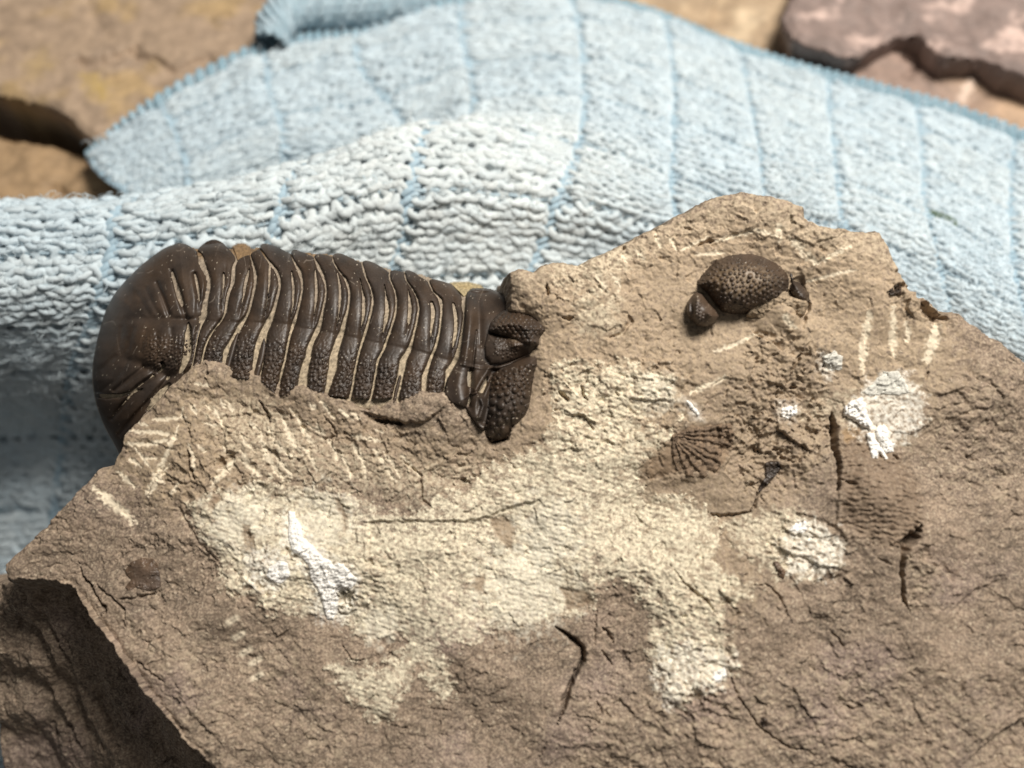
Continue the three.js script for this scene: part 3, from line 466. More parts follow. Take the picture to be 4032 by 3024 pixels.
C.area(L(V([[1100, 590], [1220, 565], [1400, 500], [1590, 425], [1720, 445], [1740, 480], [1900, 500], [1940, 580], [1880, 560], [1700, 520], [1580, 470], [1400, 550], [1230, 620], [1110, 630]])), { fuzz: 2.2, soft: 1.5, color: [0.56, 0.46, 0.33], alpha: 0.65, grain: 1.1 });  // top rim brightened: light from above put into the colour
const paleTexture = (h) => (k, x, y, g) => { const n = cells(x * 1.5 + 0.4 * noise(x, y), y * 1.7, 0.9)[0]; C.z[k] += g * (h + 0.05 * (0.45 - n) + 0.07 * fbm(x * 2.2, y * 2.8, 3, 0.7) + 0.035 * Math.sin(y * 9 + x * 2.2 + 3 * noise(x * 0.6, y * 0.6))); };
C.area(L(V([[400, 1095], [440, 1078], [500, 1060], [560, 1035], [640, 1045], [700, 1058], [760, 1075], [830, 1105], [900, 1105], [950, 1070], [1000, 1050], [1060, 1000], [1110, 985], [1170, 955], [1200, 905], [1190, 850], [1185, 800], [1230, 775], [1300, 795], [1340, 775], [1400, 800], [1450, 812], [1462, 840], [1440, 872], [1400, 880], [1390, 912], [1440, 925], [1470, 905], [1455, 945], [1425, 965], [1400, 1000], [1385, 1035], [1400, 1060], [1480, 1072], [1530, 1100], [1560, 1150], [1540, 1220], [1600, 1250], [1640, 1270], [1580, 1300], [1562, 1330], [1580, 1390], [1590, 1440], [1560, 1478], [1500, 1498], [1470, 1530], [1432, 1508], [1420, 1465], [1398, 1410], [1405, 1335], [1372, 1272], [1330, 1252], [1290, 1272], [1268, 1330], [1230, 1335], [1150, 1350], [1060, 1368], [1000, 1396], [950, 1388], [968, 1440], [978, 1495], [958, 1518], [930, 1495], [902, 1440], [872, 1500], [850, 1550], [812, 1568], [780, 1530], [732, 1490], [702, 1440], [740, 1432], [820, 1440], [875, 1402], [865, 1372], [800, 1385], [760, 1368], [720, 1330], [640, 1328], [580, 1320], [542, 1272], [502, 1288], [472, 1250], [480, 1210], [450, 1170], [420, 1130]])), { fuzz: 1.7, soft: 0.16, color: PALE, alpha: 0.97, grain: 0.75, holes: 0.34, fn: paleTexture(0.14) });
C.area(L(V([[1560, 1130], [1660, 1105], [1720, 1100], [1765, 1130], [1820, 1180], [1812, 1232], [1750, 1252], [1690, 1250], [1640, 1220], [1600, 1180]])), { fuzz: 1.8, soft: 0.5, color: PALE, alpha: 0.8, grain: 0.9, fn: paleTexture(0.06) });
C.area(L(V([[1240, 640], [1330, 640], [1330, 720], [1260, 720]])), { fuzz: 2.5, soft: 1.2, color: PALE, alpha: 0.55, grain: 0.9 });
C.area(L(V([[1200, 580], [1320, 520], [1380, 560], [1300, 640], [1210, 620]])), { fuzz: 2.5, soft: 1.4, color: PALE, alpha: 0.4, grain: 1.2 });
C.area(L(V([[430, 870], [560, 860], [720, 960], [900, 1000], [1040, 1000], [940, 1100], [700, 1040], [500, 1000]])), { fuzz: 2.6, soft: 1, color: PALE, alpha: 0.4, grain: 1.3 });
C.area(L(V([[1720, 900], [1800, 850], [1990, 820], [2000, 900], [1960, 960], [1900, 960], [1800, 900]])), { fuzz: 2, soft: 0.9, color: PALE, alpha: 0.45, grain: 1.1 });
// greenish-white bloom inside the main patch
for (const [x, y, r] of [[520, 1130, 90], [700, 1120, 90], [1180, 1150, 100], [1130, 1270, 130], [820, 1350, 60], [1420, 850, 60]]) { const [a, b] = L(V([[x, y]]))[0], rr = r * 0.063; C.each((k, X, Y) => { const q = Math.hypot(X - a, Y - b) / rr + 0.9 * fbm(X * 0.7, Y * 0.7, 3); if (q < 1) C.tint(k, [0.78, 0.73, 0.6], smooth(1, 0.4, q) * 0.55 * clamp(0.7 + noise(X * 2.5, Y * 2.5))); }, [a - rr * 1.8, b - rr * 1.8, a + rr * 1.8, b + rr * 1.8]); }
// brown windows and seams inside the pale patch
for (const p of [Q([[1450, 880], [1480, 900], [1520, 990], [1535, 1070], [1515, 1090], [1490, 1010], [1455, 930]]), Q([[900, 1050], [935, 1060], [975, 1180], [960, 1300], [940, 1250], [885, 1140]]), QB([[980, 110], [1090, 90], [1140, 150], [1130, 310], [1100, 290], [1020, 190]]), Q([[680, 940], [720, 960], [760, 880], [720, 870]]), QB([[1430, 540], [1600, 560], [1640, 640], [1480, 690]]), QB([[880, 470], [950, 470], [960, 570], [890, 560]]), QD([[130, 1060], [390, 1060], [400, 1190], [310, 1370], [120, 1340], [-100, 1400], [-180, 1330], [0, 1180]])]) C.area(L(p), { fuzz: 0.5, soft: 0.25, dz: -0.16, color: [0.23, 0.155, 0.095], alpha: 0.85, grain: 0.4 });
C.area(L(V([[260, 1190], [330, 1165], [440, 1190], [470, 1240], [420, 1280], [340, 1290], [270, 1270]])), { fuzz: 1.6, soft: 0.8, dz: -0.4 });
// scraped and scratched light lines
const SCRATCH = [[Q([[170, 470], [300, 478], [430, 490]]), 0.62], [Q([[150, 550], [300, 555], [420, 530]]), 0.55], [Q([[490, 450], [440, 580], [280, 860]]), 0.7], [Q([[430, 680], [300, 870]]), 0.55], [Q([[-40, 820], [90, 940], [200, 1035]]), 1.1], [Q([[880, 590], [920, 690], [1010, 760]]), 0.7], [Q([[990, 500], [1040, 650], [1135, 760]]), 0.75], [Q([[1040, 450], [1080, 540], [1200, 640]]), 0.65], [Q([[1120, 380], [1180, 520], [1250, 620]]), 0.65], [Q([[1240, 430], [1320, 560]]), 0.65], [Q([[1340, 430], [1390, 500]]), 0.7], [Q([[1380, 290], [1450, 390]]), 0.5], [Q([[1490, 340], [1570, 400]]), 0.5], [Q([[1560, 500], [1740, 530]]), 0.6], [Q([[1560, 550], [1620, 650], [1640, 760]]), 0.62], [Q([[1690, 580], [1760, 680], [1830, 790]]), 0.5], [Q([[1870, 620], [1980, 750]]), 0.5], [Q([[840, 640], [700, 820]]), 0.85], [Q([[330, 400], [530, 390]]), 0.45], [Q([[100, 720], [210, 820]]), 0.6], [Q([[490, 790], [430, 880]]), 0.5], [Q([[220, 580], [310, 690]]), 0.45], [Q([[1310, 300], [1340, 340]]), 0.6], [Q([[740, 280], [770, 330]]), 0.5], [Q([[640, 300], [680, 340]]), 0.5], [Q([[600, 180], [680, 190]]), 0.4],
  [QD([[1250, 370], [1235, 480], [1220, 600], [1215, 720]]), 1.0], [QD([[1395, 330], [1405, 480], [1415, 630]]), 0.9], [QD([[1480, 420], [1500, 470], [1505, 540]]), 0.7], [QD([[1675, 440], [1650, 560], [1615, 670]]), 1.3], [QD([[280, 610], [420, 560], [560, 490]]), 0.5], [QD([[140, 860], [360, 770]]), 0.8], [QD([[690, 390], [770, 470]]), 0.8], [H1([[1590, 340], [1650, 390], [1740, 470]]), 0.9], [H1([[1750, 470], [1850, 420], [1930, 380]]), 0.6], [H1([[870, 320], [900, 380]]), 0.6], [H1([[950, 330], [985, 400]]), 0.55], [H1([[690, 420], [710, 460]]), 0.6], [H1([[760, 400], [810, 445]]), 0.55], [H1([[540, 530], [600, 610]]), 0.7], [H1([[640, 540], [680, 600]]), 0.6], [H1([[1080, 425], [1250, 410]]), 0.4], [H1([[1520, 270], [1545, 350]]), 0.9], [H1([[1200, 350], [1400, 300], [1520, 330]]), 0.5], [H1([[1010, 400], [1150, 330]]), 0.4], [H1([[1700, 560], [1960, 510]]), 0.35]];
SCRATCH.push(...[[[560, 300], [600, 370]], [[790, 300], [820, 350]], [[700, 330], [745, 400], [755, 440]], [[870, 480], [900, 540], [960, 600]], [[930, 420], [985, 470]], [[1080, 620], [1150, 700], [1190, 760]], [[1180, 330], [1230, 400], [1260, 470]], [[1290, 420], [1350, 480]], [[1400, 520], [1450, 590], [1460, 650]], [[1250, 560], [1310, 640], [1340, 720]], [[1480, 600], [1530, 690], [1550, 770]], [[1600, 620], [1640, 700]], [[1750, 600], [1800, 660], [1860, 760]], [[560, 560], [590, 650], [580, 740]], [[620, 560], [660, 600]], [[760, 560], [800, 620]], [[640, 420], [720, 440]], [[250, 640], [350, 640]], [[180, 640], [250, 690]], [[350, 760], [400, 800]], [[200, 410], [300, 440]], [[520, 330], [500, 390]], [[1560, 350], [1610, 400]], [[1700, 460], [1760, 480]]].map((p, i) => [Q(p), 0.32 + 0.25 * hash2(i, 9)]));
const taper = (p, e = 0.5) => { const out = []; for (let i = 0; i < p.length - 1; i++) for (let t = 0; t < 4; t++) out.push([lerp(p[i][0], p[i + 1][0], t / 4), lerp(p[i][1], p[i + 1][1], t / 4), lerp(p[i][2] ?? 1, p[i + 1][2] ?? 1, t / 4)]); out.push([...p[p.length - 1].slice(0, 2), p[p.length - 1][2] ?? 1]); return out.map((q, i) => { const f = i / (out.length - 1); return [q[0], q[1], q[2] * lerp(e, 1, Math.min(1, 4 * Math.min(f, 1 - f))) * (0.85 + 0.5 * noise(i * 0.9 + q[0], q[1]))]; }); };
for (const [p, w] of SCRATCH) C.stroke(taper(L(p)), w * 1.15, { sharp: 3, dz: -0.1, color: CREAM, alpha: 0.95, rough: 0.5, freq: 1.9 });
for (const [x, y] of QA([[1460, 735], [1490, 835], [1530, 935], [1590, 995], [1600, 1090]])) { const [a, b] = rockFace.local(x, y, 1.2); C.stroke([[a - 0.6, b - 0.35], [a + 0.6, b + 0.35]], 0.75, { dz: 0.05, color: CREAM, alpha: 0.85, rough: 0.2 }); C.stroke([[a - 0.35, b - 0.2], [a + 0.35, b + 0.2]], 0.22, { dz: -0.06, color: BROWN, alpha: 0.5, rough: 0.2 }); }
// cracks
const CRACKS = [[QB([[1400, 790, 0.6], [1430, 805, 1], [1500, 860, 1.5], [1570, 920, 1.7], [1570, 1000, 1.2], [1520, 1090, 0.8], [1485, 1170, 1.2], [1462, 1240, 2.2], [1450, 1300, 1.3], [1410, 1395, 0.5]]), 0.6, -1.9], [QB([[1690, 790, 1], [1730, 820, 1.2], [1762, 885, 0.7]]), 0.42, -0.7], [QB([[1660, 660], [1650, 790], [1648, 900]]), 0.22, -0.5], [QB([[1690, 935], [1760, 1030]]), 0.4, -0.6], [QB([[1650, 1240], [1700, 1320]]), 0.35, -0.6], [QB([[1500, 1330], [1640, 1350], [1690, 1400]]), 0.25, -0.4], [QB([[60, 890], [130, 990], [230, 990]]), 0.25, -0.5], [QB([[620, 1290], [760, 1310]]), 0.3, -0.4], [QB([[360, 1390], [500, 1420]]), 0.25, -0.4], [QB([[1350, 1500], [1300, 1600]]), 0.25, -0.5],
  [QC([[250, 70, 1], [330, 95, 1.4], [430, 85, 1], [510, 70, 0.8], [550, 0, 0.7]]), 0.42, -0.8], [QC([[0, 380], [100, 510], [160, 565, 2], [230, 610, 2.4], [290, 700, 1]]), 0.28, -0.7], [QC([[365, 980], [390, 1110], [430, 1210], [560, 1400], [700, 1500], [780, 1545], [860, 1545], [950, 1620]]), 0.28, -0.6], [QC([[990, 790], [1060, 860], [1105, 935]]), 0.3, -0.5], [QC([[1560, 150, 1], [1530, 210, 2.4], [1460, 260, 1.8], [1440, 420, 1], [1450, 600, 0.8], [1500, 700, 0.6]]), 0.8, -2.4], [QC([[1370, 265], [1440, 250], [1500, 220]]), 0.35, -0.8], [QC([[500, 520], [600, 515], [640, 540], [690, 600], [770, 770]]), 0.3, -0.6], [QC([[1280, 350], [1370, 390]]), 0.3, -0.5], [QC([[860, 185], [940, 235]]), 0.3, -0.5], [QC([[1090, 1270], [1160, 1300], [1230, 1270]]), 0.35, -0.5],
  [QD([[1030, 980, 1], [1045, 1080, 1.4], [1040, 1190, 1], [1060, 1300, 0.8], [1050, 1480, 0.8]]), 0.8, -2.2], [QD([[650, 1005], [580, 1110], [560, 1190], [590, 1250]]), 0.4, -0.8], [QD([[660, 1205], [720, 1275], [815, 1295]]), 0.5, -0.8], [QD([[835, 600], [790, 690], [760, 760]]), 0.45, -0.9], [QD([[680, 800], [680, 970]]), 0.3, -0.5], [QD([[760, 830], [810, 820]]), 0.6, -0.9], [QD([[560, 1480], [545, 1590]]), 0.3, -0.6], [QD([[390, 740], [340, 960]]), 0.22, -0.35], [QD([[1410, 1240], [1440, 1280]]), 0.5, -0.6], [QD([[1600, 790], [1630, 720]]), 0.4, -0.5], [QD([[1060, 1400], [1160, 1440]]), 0.5, -0.6],
  [LFT([[550, 930, 0.6], [580, 1050, 1], [640, 1110, 1.6], [700, 1190, 1.3], [740, 1240, 1], [785, 1290, 0.8], [740, 1335, 0.7]]), 0.4, -1.0], [LFT([[690, 1100], [740, 1150], [810, 1190], [920, 1290], [905, 1430]]), 0.35, -0.8], [QA([[870, 985], [950, 1050], [1040, 1110]]), 0.38, -0.7], [LFT([[1380, 130], [1390, 260], [1420, 350]]), 0.5, -0.9], [LFT([[860, 1210], [960, 1210], [1100, 1180], [1180, 1150]]), 0.3, -0.6], [Q([[980, 280], [1020, 350], [1050, 420]]), 0.5, -0.7], [Q([[1380, 380], [1440, 440], [1460, 500], [1380, 520]]), 0.35, -0.5], [Q([[1850, 640], [1980, 740], [1990, 900], [2060, 950]]), 0.4, -0.5], [T1([[440, 1330], [560, 1345], [650, 1360]]), 0.8, -1.6], [H1([[345, 1160], [400, 1215]]), 0.6, -1.0], [H1([[470, 1130], [475, 1190], [500, 1210]]), 0.5, -0.8], [H1([[650, 1165], [670, 1195]]), 0.45, -0.6], [H1([[495, 1310], [545, 1385]]), 0.3, -0.5], [H1([[1090, 375], [1190, 345]]), 0.8, -0.7], [H1([[690, 400], [705, 375]]), 0.5, -0.8], [H1([[280, 590], [285, 650]]), 0.5, -0.9], [H1([[720, 740], [735, 790], [690, 850], [620, 880]]), 0.7, -0.5], [H1([[360, 770], [430, 775]]), 0.5, -0.7]];
for (const [p, w, z] of CRACKS) C.stroke(taper(L(p.map((a) => a[2] ? [a[0], a[1], a[2] / 0.633] : a)), 0.2), w * 0.85, { dz: z * 1.15, rough: w > 0.5 ? 0.3 : 0.6, sharp: 2.4, freq: 1.8 });
// little ledges (the right-hand side of each line, walking along it, is lower)
for (const [p, h, r] of [[QB([[240, 125], [480, 122], [850, 120], [960, 100], [1130, 30], [1260, 0]]), 0.45, 5], [QB([[235, 340], [235, 130]]), 0.25, 3], [QC([[1960, 1510], [2060, 1430], [2212, 1350]]), 1.4, 12], [QC([[1500, 700], [1460, 420], [1480, 250]]), 0.6, 6], [QC([[1750, 480], [1700, 420], [1560, 370]]), 0.9, 4], [QC([[1780, 660], [1900, 560], [2060, 490]]), 0.3, 3], [T1([[420, 1290], [640, 1350], [780, 1350], [860, 1300]]), 0.9, 5], [QB([[560, 480], [620, 620], [640, 760]]), 0.2, 3], [H1([[1690, 580], [1720, 690], [1690, 780]]), 0.9, 5], [Q([[500, 960], [620, 1150], [740, 1300]]), 0.3, 4], [QD([[1050, 1000], [1070, 1250], [1050, 1500], [1040, 1700]]), 0.4, 6], [H1([[1440, 1340], [1430, 1480]]), 0.5, 4], [T1([[1120, 1340], [1000, 1290], [900, 1200]]), 0.3, 3], [QA([[1370, 400], [1240, 260], [1130, 90]]), 0.3, 4]]) C.ledge(L(p), h, r);
// striated shell mould on the right, dark holes
C.area(L(V([[1812, 950], [1860, 930], [1960, 990], [1992, 1060], [1990, 1140], [1960, 1190], [1890, 1180], [1815, 1130]])), { fuzz: 0.8, soft: 0.8, dz: -0.35, color: [0.17, 0.115, 0.072], alpha: 0.7, grain: 0.6, fn: (k, x, y, g) => { C.z[k] += g * 0.22 * Math.sin((y * 8.4 + 0.8 * x + 0.16 * (x - 51) * (x - 51) + 4.6 * fbm(x * 0.8, y * 0.8, 4))) * (0.6 + noise(x, y)); } });
C.area(L(QD([[1085, 1090], [1220, 1060], [1240, 1110], [1100, 1180]])), { fuzz: 0.4, soft: 0.3, color: [0.3, 0.19, 0.09], alpha: 0.7 });
for (const [p, h] of [[QD([[1370, 240], [1440, 200], [1530, 230], [1570, 290], [1600, 380], [1660, 420], [1740, 390], [1650, 340], [1560, 180], [1480, 170]]), -1.5]]) C.area(L(p), { fuzz: 0.5, soft: 0.3, dz: h * 1.2, fn: (k, x, y, g) => { C.z[k] -= g * 0.5 * Math.max(0, noise(x * 1.4, y * 0.9 + x)); } });
for (const [p, a, f] of [[[[1850, 870], [1880, 820], [1960, 800], [2000, 860], [2000, 920], [1960, 950], [1900, 960], [1850, 930]], 0.75, 1.6], [[[1690, 1160], [1740, 1120], [1800, 1150], [1825, 1200], [1780, 1245], [1700, 1240]], 0.7, 2], [[[1420, 1400], [1480, 1380], [1590, 1420], [1560, 1480], [1480, 1500], [1440, 1530], [1410, 1460]], 0.5, 1.6], [[[1770, 760], [1810, 770], [1800, 820], [1770, 800]], 0.6, 1], [[[1680, 860], [1730, 870], [1720, 910], [1680, 900]], 0.5, 1], [[[530, 1190], [610, 1180], [640, 1240], [600, 1280], [540, 1260]], 0.7, 1.4], [[[610, 1100], [690, 1180], [790, 1240], [770, 1300], [740, 1350], [680, 1340], [670, 1250], [610, 1180]], 0.6, 1], [[[1480, 860], [1510, 880], [1520, 910], [1490, 900]], 0.6, 0.6]]) C.area(L(V(p)), { fuzz: f, soft: 0.6, color: [0.8, 0.77, 0.7], alpha: a, grain: 0.9, dz: 0.1 });
// pock marks near the white crust, and pits here and there
for (const [x, y, r] of [[745, 1290, 1.4], [735, 1275, 0.9], [625, 1190, 0.7], [800, 1215, 0.6], [860, 1225, 0.4], [1700, 975, 1.0], [1640, 860, 0.5], [1975, 625, 0.5], [610, 1230, 0.35], [540, 1155, 0.5], [1320, 1150, 0.3], [480, 1000, 0.9], [500, 985, 0.8], [1905, 985, 0.5], [1500, 1500, 1.0]]) { const [a, b] = L(V([[x, y]]))[0]; C.each((k, X, Y) => { const q = Math.hypot(X - a, Y - b) / r + 0.8 * noise(X * 2.2, Y * 2.2); if (q < 1.2) { C.z[k] -= 1.0 * r * smooth(1.2, 0.2, q); } }, [a - 2 * r, b - 2 * r, a + 2 * r, b + 2 * r]); }
// edges and sides: the face rounds off and drops; the lower left side is a broad broken slope with bedding ridges
C.each((k, x, y) => {
  const d = C.d[k]; if (d < -1.2) return;
  const q = toLine(SIDE, x, y)[0], broad = x < -25 ? smooth(4, 0.5, q - Math.max(d, 0)) * smooth(CORNER[1] + 1, CORNER[1] - 2.5, y) : 0;
  const steep = d > 0 ? (d < 0.5 ? d * 3 : 1.5 + (d - 0.5) * 5.2) : 0, round = 0.35 * smooth(-1.2, 0, d);
  let slope = 0;
  if (d > 0) { const f = 0.8 * d + 0.22 * y + 2.6 * fbm(x / 13, y / 20, 3) + 0.5 * noise(x / 2, y / 3), l = f / 5.6, s = Math.floor(l), fr = l - s; slope = d * 0.58 + 7 * smooth(0, 2.4, d) + 3.6 * (smooth(0.5, 1, fr) * 0.85 + 0.15 * fr + s - l) + 1.1 * fbm(x / 5, y / 7, 4) * smooth(0, 3, d) + 1.5 * smooth(8, 20, d); }
  C.z[k] -= round + lerp(steep, slope, broad);
  
});
for (const [p, h, r] of [[[[20, 740], [130, 830], [170, 940], [180, 1050], [260, 1200], [290, 1320], [330, 1450], [420, 1600]], 1.5, 4], [[[160, 600], [210, 720], [240, 900], [275, 1020], [310, 1150], [390, 1270], [470, 1400], [560, 1600]], 1.2, 3], [[[340, 520], [430, 650], [500, 760], [560, 830], [640, 1010], [760, 1200], [870, 1400], [1000, 1640]], 1.6, 5], [[[0, 1080], [60, 1250], [130, 1400], [200, 1620]], 1.6, 5], [[[460, 1270], [520, 1420], [640, 1520], [860, 1560]], 1.4, 4], [[[250, 590], [340, 730], [480, 750]], 0.9, 3], [[[300, 900], [330, 1010], [450, 1130]], 0.8, 2.5], [[[90, 800], [120, 1000], [180, 1250], [230, 1450]], 0.7, 2]]) C.ledge(QA(p).map(([x, y]) => rockFace.local(x, y, -6)), h, r);
C.each((k, x, y) => { if (C.d[k] > 0.6) C.z[k] += 0.35 * flake(x / 2.2 + 3, y / 3.4 + 8) + 0.14 * flake(x / 0.8, y / 1.1 + 8); }, [-84, -66, -18, -10]);
const rockBody = C.build('rock_body', (k) => C.d[k] < 0.2 || C.z[k] > -27, M.rock, rock, rockBase);
{ // underside, so that the rock is a closed block
  const pos = [], idx = [], pts = EDGE.map(([x, y]) => new THREE.Vector2(x, y)), tri = THREE.ShapeUtils.triangulateShape(pts, []), f = rockFace;
  for (const [x, y] of EDGE) { const X = x / 1000, Y = y / 1000, Z = -0.02; pos.push(f.o.x + f.x.x * X + f.y.x * Y + f.n.x * Z, f.o.y + f.x.y * X + f.y.y * Y + f.n.y * Z, f.o.z + f.x.z * X + f.y.z * Y + f.n.z * Z); }
  for (const t of tri) idx.push(t[0], t[2], t[1]);
  meshOf('rock_underside', pos, idx, pos.map((_, i) => BROWN[i % 3]), M.rock, rock, rockBase);
}
const onRock = (x, y) => { let z = 1.2; for (let i = 0; i < 2; i++) { const [a, b] = rockFace.local(x, y, z); z = C.height(a, b); } return z; };
// bright mineral crusts, shell pieces and a ribbed shell set in the face
for (const [p, h, label] of [
  [Q([[1165, 965], [1200, 970], [1240, 1060], [1260, 1130], [1310, 1180], [1370, 1240], [1440, 1290], [1500, 1290], [1560, 1360], [1600, 1390], [1560, 1450], [1470, 1470], [1480, 1560], [1440, 1650], [1400, 1640], [1370, 1540], [1340, 1440], [1300, 1400], [1290, 1320], [1240, 1260], [1190, 1230], [1160, 1140]]), 0.5, 'long white crust in the middle of the pale patch'],
  [Q([[1040, 1320], [1100, 1270], [1160, 1290], [1180, 1370], [1120, 1420], [1060, 1410], [1020, 1370]]), 0.3, 'faint white crust beside the long one'],
  [QD([[1085, 960], [1130, 910], [1200, 890], [1230, 930], [1235, 990], [1275, 1060], [1260, 1100], [1200, 1070], [1140, 1030], [1090, 1010]]), 0.9, 'brightest white lump at the right side'],
  [QD([[1230, 1110], [1280, 1110], [1290, 1160], [1330, 1200], [1370, 1270], [1350, 1285], [1310, 1240], [1300, 1275], [1265, 1270], [1240, 1180]]), 0.7, 'white lumps below the brightest one'],
  [QD([[1290, 1080], [1340, 1055], [1380, 1100], [1370, 1150], [1410, 1180], [1400, 1230], [1350, 1240], [1310, 1180], [1285, 1120]]), 0.5, null],
  [QD([[1200, 860], [1280, 790], [1340, 730], [1440, 730], [1480, 800], [1510, 860], [1440, 880], [1330, 880], [1250, 890]]), 0.12, null],
  [QD([[960, 640], [1030, 600], [1090, 640], [1080, 720], [1000, 730], [960, 690]]), 0.12, null],
  [QD([[700, 960], [740, 945], [800, 940], [800, 1000], [740, 1030], [700, 1010]]), 0.25, null],
  [QD([[105, 905], [130, 910], [200, 990], [190, 1010], [140, 980]]), 0.25, null],
  [QC([[800, 130], [860, 120], [870, 180], [830, 200], [740, 190], [760, 160]]), 0.2, null],
  [QC([[280, 1060], [350, 1030], [370, 1080], [310, 1140], [270, 1110]]), 0.25, null],
]) {
  const faint = h < 0.2, pp = p.flatMap((a, i) => { const b = p[(i + 1) % p.length], out = []; for (let t = 0; t < 4; t++) { const x = lerp(a[0], b[0], t / 4), y = lerp(a[1], b[1], t / 4); out.push([x + 9 * noise(x / 11, y / 11 + 3), y + 9 * noise(x / 11 + 8, y / 11)]); } return out; });
  const m = patch('mineral_crust', pp, (x, y, d) => { const g = clamp(-d / 16), [q] = cells(x / 13, y / 12, 0.9); return onRock(x, y) + 0.04 + h * Math.sqrt(g) * (0.75 + 0.5 * (0.5 - q)) + (faint ? 0 : 0.08 * fbm(x / 6, y / 6, 3)); }, (x, y, c, o) => { const t = clamp((faint ? 0.72 : 0.98) + 0.28 * fbm(x / 8, y / 8, 3), 0.4, 1.05), pit = noise(x / 7 + 5, y / 7) > 0.42 ? 0.55 : 1; c[o] = WHITE[0] * t * pit; c[o + 1] = WHITE[1] * t * pit * 0.99; c[o + 2] = WHITE[2] * t * pit * (faint ? 0.93 : 0.98); }, 3, M.crust, rock, rockBase, 3, 0.7);
  if (label) m.userData.label = label;
}
for (const [p, label, tone] of [[LFT([[905, 1010], [950, 945], [1030, 915], [1110, 920], [1145, 960], [1165, 1060], [1170, 1120], [1120, 1150], [1050, 1155], [985, 1130], [930, 1160], [905, 1130], [950, 1075], [915, 1040]]), 'smooth brown shell chip at the left end', 2.4], [QD([[600, 1300], [640, 1285], [690, 1290], [700, 1340], [650, 1400], [600, 1450], [565, 1490], [555, 1460], [600, 1390]]), 'dark drop-shaped shell piece', 1.1], [QC([[570, 1370], [585, 1335], [620, 1350], [615, 1400], [585, 1405]]), null, 2], [QC([[650, 375], [680, 370], [730, 440], [720, 480], [690, 470]]), null, 3.4], [H1([[2130, 620], [2180, 585], [2212, 590], [2212, 640], [2150, 640]]), null, 1.4]])
  { const m = patch('shell_chip', p, (x, y, d) => onRock(x, y) * 0.85 + 0.15 * (onRock(p[0][0], p[0][1])) + 0.22 + 0.15 * clamp(-d / 20), (x, y, c, o) => shellColor(x, y, c, o, tone), 2.4, M.fossil, rock, rockBase, 2, 0.8); if (label) m.userData.label = label; }
patch('matrix_lump', HEAD([[1190, 910], [1300, 855], [1440, 848], [1495, 775], [1560, 775], [1600, 840], [1700, 865], [1820, 895], [1835, 950], [1790, 1070], [1700, 1160], [1500, 1190], [1250, 1140], [1050, 1095], [1105, 1010], [1155, 950]]), (x, y, d) => 1.2 + 1.7 * smooth(1290, 1180, y) * clamp(-d / 16 + 0.5) + 0.35 * flake(x / 26, y / 20) + 0.1 * flake(x / 9, y / 8) + 0.06 * noise(x / 5, y / 5), (x, y, c, o) => { flake(x / 9, y / 8); const t = 1 + 0.5 * fbm(x / 12, y / 12, 4, 0.7) + 0.4 * FC[1]; c[o] = 0.31 * t; c[o + 1] = 0.235 * t; c[o + 2] = 0.157 * t; }, 2.4, M.rock, rock, rockBase, 5, 2.2);
{ // fan of ribs
  const apex = H1([[962, 1402]])[0], tips = H1([[1282, 1345], [1300, 1392], [1292, 1450], [1228, 1500], [1222, 1545], [1205, 1590], [1150, 1640], [1070, 1650], [980, 1600]]), fan = [apex, ...H1([[1050, 1360], [1282, 1338], [1305, 1400], [1290, 1455], [1235, 1490], [1232, 1560], [1200, 1605], [1120, 1640], [1000, 1610], [950, 1500]])];
  const m = patch('ribbed_shell', fan, (x, y) => { let r = 9; const X = x + 9 * noise(x / 40, y / 40) + 3 * noise(x / 11, y / 11), Y = y + 9 * noise(x / 40 + 7, y / 40) + 3 * noise(x / 11 + 5, y / 11); for (const t of tips) r = Math.min(r, toLine([apex, t], X, Y)[0] / (4 + 0.035 * Math.hypot(x - apex[0], y - apex[1]))); return onRock(x, y) - 0.05 + 0.52 * Math.exp(-r * r) * (0.75 + 0.5 * noise(x / 16, y / 16)) + 0.1 * noise(x / 5, y / 5) + 0.07 * Math.sin(Math.hypot(x - apex[0], y - apex[1]) / 5); }, (x, y, c, o) => { const t = 1 + 0.5 * fbm(x / 8, y / 8, 3), w = noise(x / 18, y / 18) > 0.1 ? 1.5 : 1; c[o] = 0.125 * t * w; c[o + 1] = 0.085 * t * w; c[o + 2] = 0.054 * t * w; }, 2.6, M.rock, rock, rockBase, 3, 0.8);
  m.userData.label = 'brown fan of shell ribs in the middle of the rock';
}

